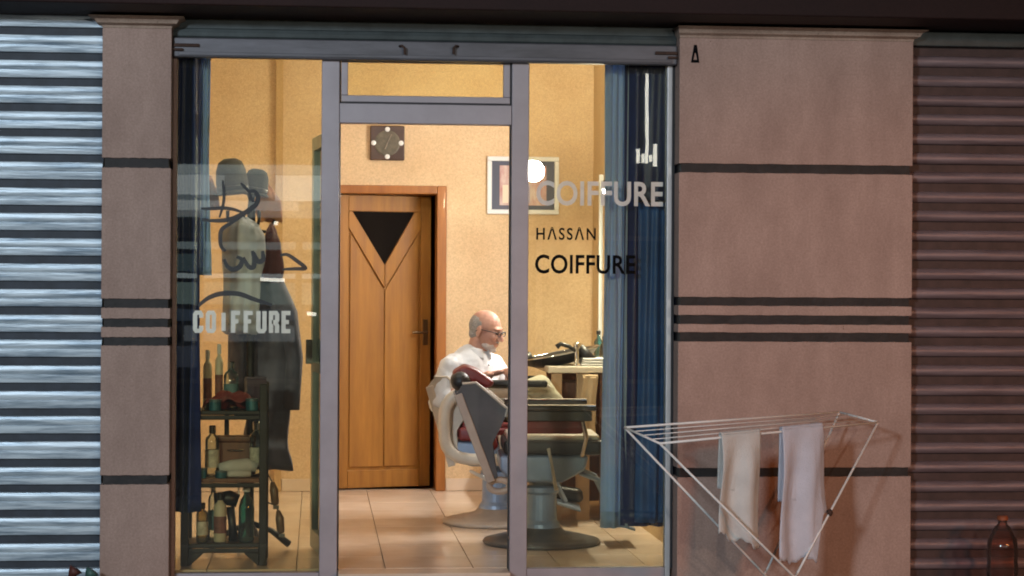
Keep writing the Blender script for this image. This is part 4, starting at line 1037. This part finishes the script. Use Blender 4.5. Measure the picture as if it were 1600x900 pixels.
# clippers hanging from the stand's side
for k, (pxx, pyy) in enumerate(((428, 772), (437, 816))):
    p = at(pxx, pyy, ye + .04); q = empty('hair_clipper', (p.x, p.y, p.z - .05), ('brown hair clipper hanging higher on the side of the shelf stand', 'brown hair clipper hanging lower on the side of the shelf stand')[k], 'hair clipper')
    MB().tube([p + Vector((-.008, 0, .06)), p + Vector((0, 0, .02)), p + Vector((.006, 0, -.04)), p + Vector((.01, 0, -.055))], [.010, .022, .020, .014], 12).build('body', mat('clip%d' % k, (.16, .10, .06), .35), q, smooth=True)
    MB().obox(p + Vector((.011, 0, -.066)), (.03, .008, .02)).build('blade', M_chrome, q)
    MB().tube([p + Vector((-.008, 0, .058)), p + Vector((-.022, 0, .085)), Vector((ex1 + .003, ye + .04, p.z + .10))], .0035, 6).build('cord', M_black, q)

# ------------------------------------------------------------------ coat stand with hats and clothes
yk = .80
kx = X(392, yk)
cs = empty('coat_stand', (kx, yk, 0), 'dark wooden coat stand hung with hats and clothes behind the shelf stand', 'coat stand')
MB().lathe((kx, yk, 0), [(.026, .04), (.022, .3), (.022, 1.8), (.016, 1.86), (.026, 1.89), (.006, 1.92)], 14).build('pole', M_darkwood, cs, smooth=True)
for k in range(4):
    a = R(20 + 90 * k); d = Vector((math.cos(a), math.sin(a), 0)); b = Vector((kx, yk, 0))
    MB().tube([b + Vector((0, 0, .14)) + d * .02, b + d * .12 + Vector((0, 0, .10)), b + d * .22 + Vector((0, 0, .022))], [.016, .015, .020], 8).build('foot', M_darkwood, cs, smooth=True)
    MB().tube([b + Vector((0, 0, 1.70)) + d * .02, b + d * .09 + Vector((0, 0, 1.69)), b + d * .13 + Vector((0, 0, 1.75)), b + d * .13 + Vector((0, 0, 1.80))], [.010, .009, .009, .011], 8).build('peg', M_darkwood, cs, smooth=True)
def hat(px, py, yk_, r, h, m, label, brim=1.25, tilt=0):
    p = at(px, py, yk_); q = empty('hat', p, label, 'hat', 'hats on the coat stand')
    M4 = Matrix.Translation(p) @ Matrix.Rotation(R(tilt), 4, 'Y')
    MB().lathe((0, 0, 0), [(r, 0), (r * 1.02, h * .3), (r * .95, h * .65), (r * .75, h * .9), (r * .4, h), (.002, h * .97)], 28).xf(M4).build('crown', m, q, smooth=True)
    MB().lathe((0, 0, 0), [(r * .96, -.004), (r * brim, -.012), (r * brim * 1.01, -.006), (r * .98, .006)], 28).xf(M4).build('brim', m, q, smooth=True)
    MB().lathe((0, 0, 0), [(r * 1.012, .006), (r * 1.03, .010), (r * 1.035, .026), (r * 1.02, .03)], 28).xf(M4).build('band', M_black, q, smooth=True)
M_hat1 = mat('grey_felt', (.085, .078, .07), .9, var=.3, vscale=10, bump=.4, bscale=90)
M_hat2 = mat('dark_felt', (.03, .03, .024), .9, var=.25, vscale=10, bump=.4, bscale=90)
hat(364, 300, yk - .12, .082, .175, M_hat1, 'grey felt hat on the coat stand, nearer the curtain', 1.12, -6)
hat(398, 302, yk + .02, .066, .130, M_hat2, 'dark olive felt hat on the coat stand, nearer the glass door', 1.12, 8)
def garment(name, pts, yk_, m, label, cat, folds=3, amp=.02, th=.05):
    """pts: (left px, right px, py) rows from top to bottom; a closed, folded cloth body"""
    rows = [(X(a, yk_, c), X(b, yk_, c), Z(c, yk_, (a + b) / 2)) for a, b, c in pts]
    q = empty(name, ((rows[-1][0] + rows[-1][1]) / 2, yk_, rows[-1][2]), label, cat, 'clothes on the coat stand')
    n = len(rows); nu = 40; nv = 24
    def fn(u, v):
        t_ = v * (n - 1); i = min(int(t_), n - 2); f = t_ - i; f = f * f * (3 - 2 * f)
        l = rows[i][0] * (1 - f) + rows[i + 1][0] * f; r_ = rows[i][1] * (1 - f) + rows[i + 1][1] * f
        z_ = rows[i][2] * (1 - (t_ - i)) + rows[i + 1][2] * (t_ - i)
        a = 2 * math.pi * u; c_ = (l + r_) / 2; hw = (r_ - l) / 2
        ripple = 1 + .10 * math.sin(a * folds + v * 3) * (.4 + v)
        return Vector((c_ + hw * math.cos(a) * ripple, yk_ + th * math.sin(a) * (1 + .5 * math.sin(a * folds * 2 + 1 + v * 2) * .5) , z_ + .01 * math.sin(a * 3)))
    MB().sheet(fn, nu, nv).build('cloth', m, q, smooth=True, solid=.004)
    def loop(u, v):
        p = fn(u, .0); c_ = (rows[0][0] + rows[0][1]) / 2
        return Vector((c_ + (p.x - c_) * (1 - .75 * v), yk_ + (p.y - yk_) * (1 - .75 * v), p.z + .035 * v))
    MB().sheet(loop, nu, 4).build('shoulder', m, q, smooth=True, solid=.004)
    return q
garment('coat', [(384, 430, 420), (374, 452, 470), (376, 458, 560), (384, 450, 640), (378, 446, 690), (372, 455, 733)], yk + .10, cloth_mat('lavender_coat', (.24, .23, .33), .2, var=.3), 'long lavender-grey coat hanging from the coat stand', 'coat')
ck_ = bpy.data.objects['coat']
for pts in ([(388, 440), (372, 500), (369, 575), (378, 650)], [(428, 440), (450, 490), (460, 560), (456, 640)]):
    P_ = [at(a, b, yk + .07) for a, b in pts]
    MB().tube(P_, [.050, .052, .046, .042], 14).build('sleeve', ck_.children[0].data.materials[0], ck_, smooth=True)
cc_ = at(407, 418, yk + .08)
MB().tube([cc_ + Vector((-.07, -.03, -.03)), cc_ + Vector((-.04, -.05, .02)), cc_ + Vector((.04, -.05, .02)), cc_ + Vector((.07, -.03, -.03))], [.014, .024, .024, .014], 10).build('collar', ck_.children[0].data.materials[0], ck_, smooth=True)
garment('barber_cape', [(352, 404, 352), (346, 412, 372), (350, 412, 398), (352, 404, 440), (350, 400, 520)], yk - .12, cloth_mat('white_cape', (.80, .82, .98), .25, var=.12), 'crumpled whitish barber cape hanging at the front of the coat stand', 'cape', 4)
garment('scarf', [(416, 432, 362), (410, 438, 385), (410, 442, 420), (414, 440, 436)], yk - .02, cloth_mat('maroon_scarf', (.13, .045, .05), .05, var=.3), 'dark maroon scarf hanging beside the whitish cape', 'scarf', 2, th=.03)
garment('apron', [(404, 428, 300), (398, 438, 318), (404, 440, 345)], yk + .05, cloth_mat('orange_cloth', (.50, .20, .07), .15, var=.25), 'small orange cloth draped below the dark olive hat', 'cloth', 2, th=.03)
garment('bag', [(322, 334, 288), (316, 340, 304), (318, 342, 322)], yk - .06, cloth_mat('rust_bag', (.38, .16, .08), .05, var=.4), 'small rust coloured bag hanging from the coat stand near the curtain', 'bag', 2, th=.04)

# ------------------------------------------------------------------ outside: drying rack with two cloths, bottle, bundle
FL, NL, FR, NR = at(976, 668, -.72), at(1031, 693, -.95), at(1312, 644, -.30), at(1372, 660, -.50)
rk = empty('drying_rack', ((FL.x + NR.x) / 2, -1.0, GZ), 'white folding wire drying rack standing in front of the wide pillar', 'drying rack')
rr = .0056
MB().tube([FL, FR], rr, 8).build('long_rail', M_rack, rk, smooth=True)
MB().tube([NL, NR], rr, 8).build('long_rail', M_rack, rk, smooth=True)
MB().tube([FL, NL], rr, 8).build('end_rail', M_rack, rk, smooth=True)
MB().tube([FR, NR], rr, 8).build('end_rail', M_rack, rk, smooth=True)
for k in range(1, 4):
    MB().tube([FL.lerp(NL, k / 4), FR.lerp(NR, k / 4)], .0024, 6).build('wire', M_rack, rk, smooth=True)
def gp(px, y): p = at(px, 900, y); return Vector((p.x, y, GZ + .006))
legs = [(NL, gp(1315, -.85)), (FL, gp(1250, -.50)), (NR, gp(1205, -.80)), (FR, gp(1170, -.42))]
for a, b in legs:
    MB().tube([a, b], rr, 8).build('leg', M_rack, rk, smooth=True)
    MB().lathe(b - Vector((0, 0, .006)), [(.013, .0005), (.013, .02), (.010, .03)], 10).build('foot_cap', M_black, rk)
MB().tube([legs[0][1].lerp(NL, .12), legs[1][1].lerp(FL, .12)], rr * .8, 8).build('stretcher', M_rack, rk, smooth=True)
MB().tube([legs[2][1].lerp(NR, .12), legs[3][1].lerp(FR, .12)], rr * .8, 8).build('stretcher', M_rack, rk, smooth=True)
jn = NR.lerp(legs[2][1], .46); MB().ell(jn, (.014, .014, .018)).build('joint', M_rust, rk, smooth=True)
def rail_pt(px):   # point of the near long rail above the pixel column
    best = min((NL.lerp(NR, k / 200) for k in range(201)), key=lambda q: abs(X(px, q.y, 680) - q.x)); return best
def drape(name, pxl, pxr, py_b_l, py_b_r, m, label, notch=None):
    a, b = rail_pt(pxl), rail_pt(pxr); n_ = Vector(((b - a).y, -(b - a).x, 0)).normalized()   # outwards, to the street
    if n_.y > 0: n_ = -n_
    zl, zr_ = Z(py_b_l, a.y, pxl), Z(py_b_r, b.y, pxr)
    q = empty(name, ((a.x + b.x) / 2, (a.y + b.y) / 2, min(zl, zr_)), label, 'towel', 'cloths drying on the rack')
    up = Vector((0, 0, .013))
    def fn(u, v):
        base = a.lerp(b, u) + up + n_ * .011; zb_ = zl + (zr_ - zl) * u
        if notch and u > notch[0]: zb_ += notch[1]
        s = math.sin(u * 9 + 1 + .6 * math.sin(3 * v)); k = min(1, v * 3)
        drift = (b - a).normalized() * (-.030 * v * (1 - u) + .006 * math.sin(v * 6))
        if notch and u > notch[0]: drift += (b - a).normalized() * (.03 * v)
        return Vector((base.x, base.y, base.z + (zb_ - base.z) * v)) + n_ * (.020 * s * k + .010 * v) + drift + Vector((0, 0, .012 * math.sin(u * 13) * v + .006 * math.sin(u * 37) * v))
    MB().sheet(fn, 30, 34).build('front_drop', m, q, smooth=True, solid=.004)
    def top(u, v):
        t_ = math.pi * v; p0 = a.lerp(b, u) + up; return p0 + n_ * (.011 * math.cos(t_)) + Vector((0, 0, .010 * math.sin(t_)))
    MB().sheet(top, 30, 6).build('top_fold', m, q, smooth=True, solid=.004)
    def back(u, v):
        p0 = a.lerp(b, u) + up - n_ * (.011 + .012 * math.sin(u * 7 + v * 2) * v); zb_ = zl + (zr_ - zl) * u
        return Vector((p0.x, p0.y, p0.z + (zb_ - p0.z) * v * .55))
    MB().sheet(back, 30, 20).build('back_drop', m, q, smooth=True, solid=.004)
drape('towel', 1126, 1186, 832, 856, M_towel1, 'cream towel hanging on the drying rack, nearer the shop window')
drape('towel', 1220, 1284, 878, 872, M_towel2, 'lilac white towel hanging on the drying rack, nearer the dim shutter', notch=(.80, .22))
p = at(1566, 900, -.35); bx0 = p.x
q = empty('water_bottle', (bx0, -.35, GZ), 'reddish clear plastic water bottle standing before the dim shutter', 'bottle')
hb = Z(806, -.35, 1566) - GZ
MB().lathe((bx0, -.35, GZ + .001), [(.068, 0), (.078, .012), (.074, .06), (.078, .10), (.074, .14), (.078, .18), (.074, .22), (.078, hb * .62), (.070, hb * .74), (.040, hb * .87), (.022, hb * .91), (.022, hb * .95)], 28).build('body', M_amber, q, smooth=True)
MB().lathe((bx0, -.35, GZ + .001 + hb * .95), [(.027, .001), (.027, hb * .04), (.022, hb * .05)], 18).build('cap', mat('cap_orange', (.35, .10, .04), .4), q)
for k, (pxx, m_, lb) in enumerate(((112, mat('rust_bag2', (.12, .03, .02), .6, var=.4), 'crumpled dark red plastic bag at the foot of the pale shutter'), (138, mat('green_bag', (.05, .11, .09), .5, var=.5), 'crumpled green plastic bag next to the dark red bag'))):
    p = at(pxx, 900, -.3); p.z = GZ; hz = Z(889 + 3 * k, -.3, pxx) - GZ
    q = empty('plastic_bag', p, lb, 'bag', 'bags by the shutter')
    mb = MB().ell((0, 0, hz * .42), (.085, .075, hz * .42), None, 24, 16)
    for i, v in enumerate(mb.v):
        n_ = 1 + .14 * math.sin(v.x * 60 + v.z * 40 + k) * math.sin(v.y * 55 - v.z * 30); mb.v[i] = Vector((v.x * n_, v.y * n_, v.z)) + p
    mb.build('sack', m_, q, smooth=True)
    MB().tube([p + Vector((0, 0, hz * .80)), p + Vector((.005, 0, hz * .9)), p + Vector((.02, 0, hz))], [.016, .022, .035], 10).build('knot', m_, q, smooth=True)

# ------------------------------------------------------------------ across the street: lit shops, lamps and added glow strips (seen in the panes)
YO = -15.2
ob = empty('building_opposite', (0, YO, GZ), 'row of shops on the other side of the street', 'building')
bx(-16, 16, YO - 4, YO, GZ, 7.5).build('wall', wall_mat('opposite_render', (.10, .098, .095), (.07, .07, .068), .8), ob)
M_shoplit = emit('lit_shop_interior', (.72, .88, 1.0), .8)
M_sign = emit('lit_sign_face', (.84, .94, 1.0), 2.9)
for x0, x1 in ((-6.6, -4.2), (-3.6, -1.2), (-.4, 1.8), (2.6, 5.2)):
    wdw = bx(x0, x1, YO + .001, YO + .05, .25, 2.0).build('shop_window', M_blackgl, ob)
    for x_ in (x0, (x0 + x1) / 2, x1): bx(x_ - .04, x_ + .04, YO + .051, YO + .10, .2, 2.05).build('window_bar', M_alu, wdw)
    for z_ in (.2, 2.0): bx(x0 - .04, x1 + .04, YO + .051, YO + .11, z_, z_ + .06).build('window_bar', M_alu, wdw)
M_tubes = emit('lit_tubes', (1, .97, .92), 9.0)
sg = bx(-3.35, -.85, YO + .06, YO + .25, 2.25, 2.90).build('sign_box', M_shoplit, ob, bev=.02)
for k, (xa, xb, za, zb2, st_) in enumerate(((-3.3, -.9, 2.78, 2.89, 1.4), (-3.3, -2.1, 2.52, 2.77, 2.2), (-2.09, -1.5, 2.50, 2.77, 1.3), (-1.49, -.9, 2.46, 2.77, 3.0), (-3.3, -1.2, 2.33, 2.455, 1.9), (-3.3, -.9, 2.26, 2.325, .9))):  # sign face split into uneven glowing tones to streak its reflection
    bx(xa, xb, YO + .252, YO + .26, za, zb2).build('sign_panel', emit('sign_tone%d' % k, (.80 + .03 * (k % 3), .93, 1.0), st_), sg)
for k, (xa, xb, za, zb2, st_, cl_) in enumerate(((-3.5, -.6, 1.86, 1.95, .9, (.7, .9, 1)), (-3.5, -1.9, 1.58, 1.80, .35, (.5, .8, .9)), (-3.5, -.9, 1.50, 1.56, 1.6, (.75, .9, 1)), (-2.9, -1.0, 1.18, 1.45, .7, (.6, .85, .85)), (-3.5, -1.1, .98, 1.12, .3, (.4, .6, .9)), (-2.6, -1.2, .72, .92, .55, (.7, .8, .95)), (-3.5, -2.4, .40, .66, .25, (.5, .6, .9)))):
    bx(xa, xb, YO + .055, YO + .09, za, zb2).build('streak_strip', emit('streak_tone%d' % k, cl_, st_), ob)  # glowing strips added to put streaks into the pane reflections
for xa, xb, za in ((-1.66, -1.36, 1.49), (-1.09, -.98, 1.07), (-1.5, -1.45, 2.18)):
    MB().tube([(xa, YO + .3, za), (xb, YO + .3, za - .01)], .022, 8).build('strip_light', M_tubes, ob)
for x_ in (-5.5, -3, .2, 2.8, 5.6):
    w_ = bx(x_ - .5, x_ + .5, YO + .001, YO + .04, 4.2, 5.6).build('window', M_blackgl, ob)
    bx(x_ - .56, x_ + .56, YO + .001, YO + .12, 4.1, 4.19).build('sill', M_kerb, w_)
def add_light(name, loc, power, color, parent, radius=.12, spot=None, target=None):
    ld = bpy.data.lights.new(name, 'SPOT' if spot else 'POINT'); ld.energy = power; ld.color = color; ld.shadow_soft_size = radius
    if spot: ld.spot_size = R(spot); ld.spot_blend = .6
    o = bpy.data.objects.new(name, ld); col.objects.link(o); o.parent = parent; o.location = Vector(loc) - wloc(parent)
    if target is not None: o.rotation_euler = (Vector(target) - Vector(loc)).to_track_quat('-Z', 'Y').to_euler()
    return o
M_bulb = emit('lit_bulb', (1, .98, .94), 60.0)
for k, (x_, z_) in enumerate(((1.66, 2.83), (4.9, 3.06))):
    q = empty('wall_lamp', (x_, YO, z_), ('lit globe lamp on the opposite shop wall, beside the lit sign', 'lit globe lamp on the opposite shop wall, far from the lit sign')[k], 'lamp')
    MB().tube([(x_, YO, z_ + .1), (x_, YO + .25, z_ + .2), (x_, YO + .45, z_ + .16)], .02, 8).build('bracket', M_black, q)
    MB().ell((x_, YO + .45, z_), (.105, .075, .075)).build('globe', M_bulb, q, smooth=True)
    MB().lathe((x_, YO + .45, z_ + .10), [(.05, 0), (.05, .06)], 12).build('holder', M_black, q)
    add_light('globe_light', (x_, YO + .70, z_), P_BULB, (1, .92, .80), q, .13, 110, (x_ * .2, 0, 1.2))
q = empty('glare_tubes', (3.15, YO, 2.95), 'added glowing tubes opposite whose reflection imitates glare on the blue curtain', 'lamp')  # added tubes; their reflection stands in for glare on the satin curtain
bx(2.95, 3.35, YO + .001, YO + .08, 2.85, 4.3).build('board', M_rail, q)
for dx, z0_, z1_, rr_ in ((-.11, 2.98, 3.16, .022), (0, 2.98, 4.1, .020), (.105, 2.94, 3.22, .024), (-.045, 2.98, 3.10, .02), (.05, 3.0, 3.08, .02)):
    MB().tube([(3.15 + dx, YO + .13, z0_), (3.15 + dx, YO + .13, z1_)], rr_, 8).build('tube', M_tubes, q)
def street_lamp(x_, y_, z_, power, color, label, aim, em, cone):
    q = empty('street_lamp', (x_, y_, GZ), label, 'street lamp', 'street lamps across the road')
    MB().lathe((x_, y_, GZ), [(.10, 0), (.10, .3), (.06, .35), (.045, z_ + .2)], 14).build('post', M_rail, q, smooth=False)
    MB().tube([(x_, y_, z_), (x_, y_ + .3, z_ + .25), (x_, y_ + .9, z_ + .28)], .03, 8).build('arm', M_rail, q)
    bx(x_ - .16, x_ + .16, y_ + .8, y_ + 1.3, z_ + .20, z_ + .30).build('head', M_rail, q, bev=.02)
    bx(x_ - .12, x_ + .12, y_ + .86, y_ + 1.26, z_ + .18, z_ + .199).build('diffuser', emit('diff' + label[:4], color, em), q)
    add_light('street_light', (x_, y_ + 1.06, z_ + .10), power, color, q, .45, cone, aim)
street_lamp(-5.2, -13.2, 3.6, P_COOL, (.72, .87, 1.0), 'cool white street lamp across the road', (-3.2, 0, 2.1), 30, 62)
street_lamp(6.6, -12.6, 3.6, P_SODIUM, (1.0, .34, .10), 'orange sodium street lamp across the road', (1.75, 0, -.25), 12, 29)
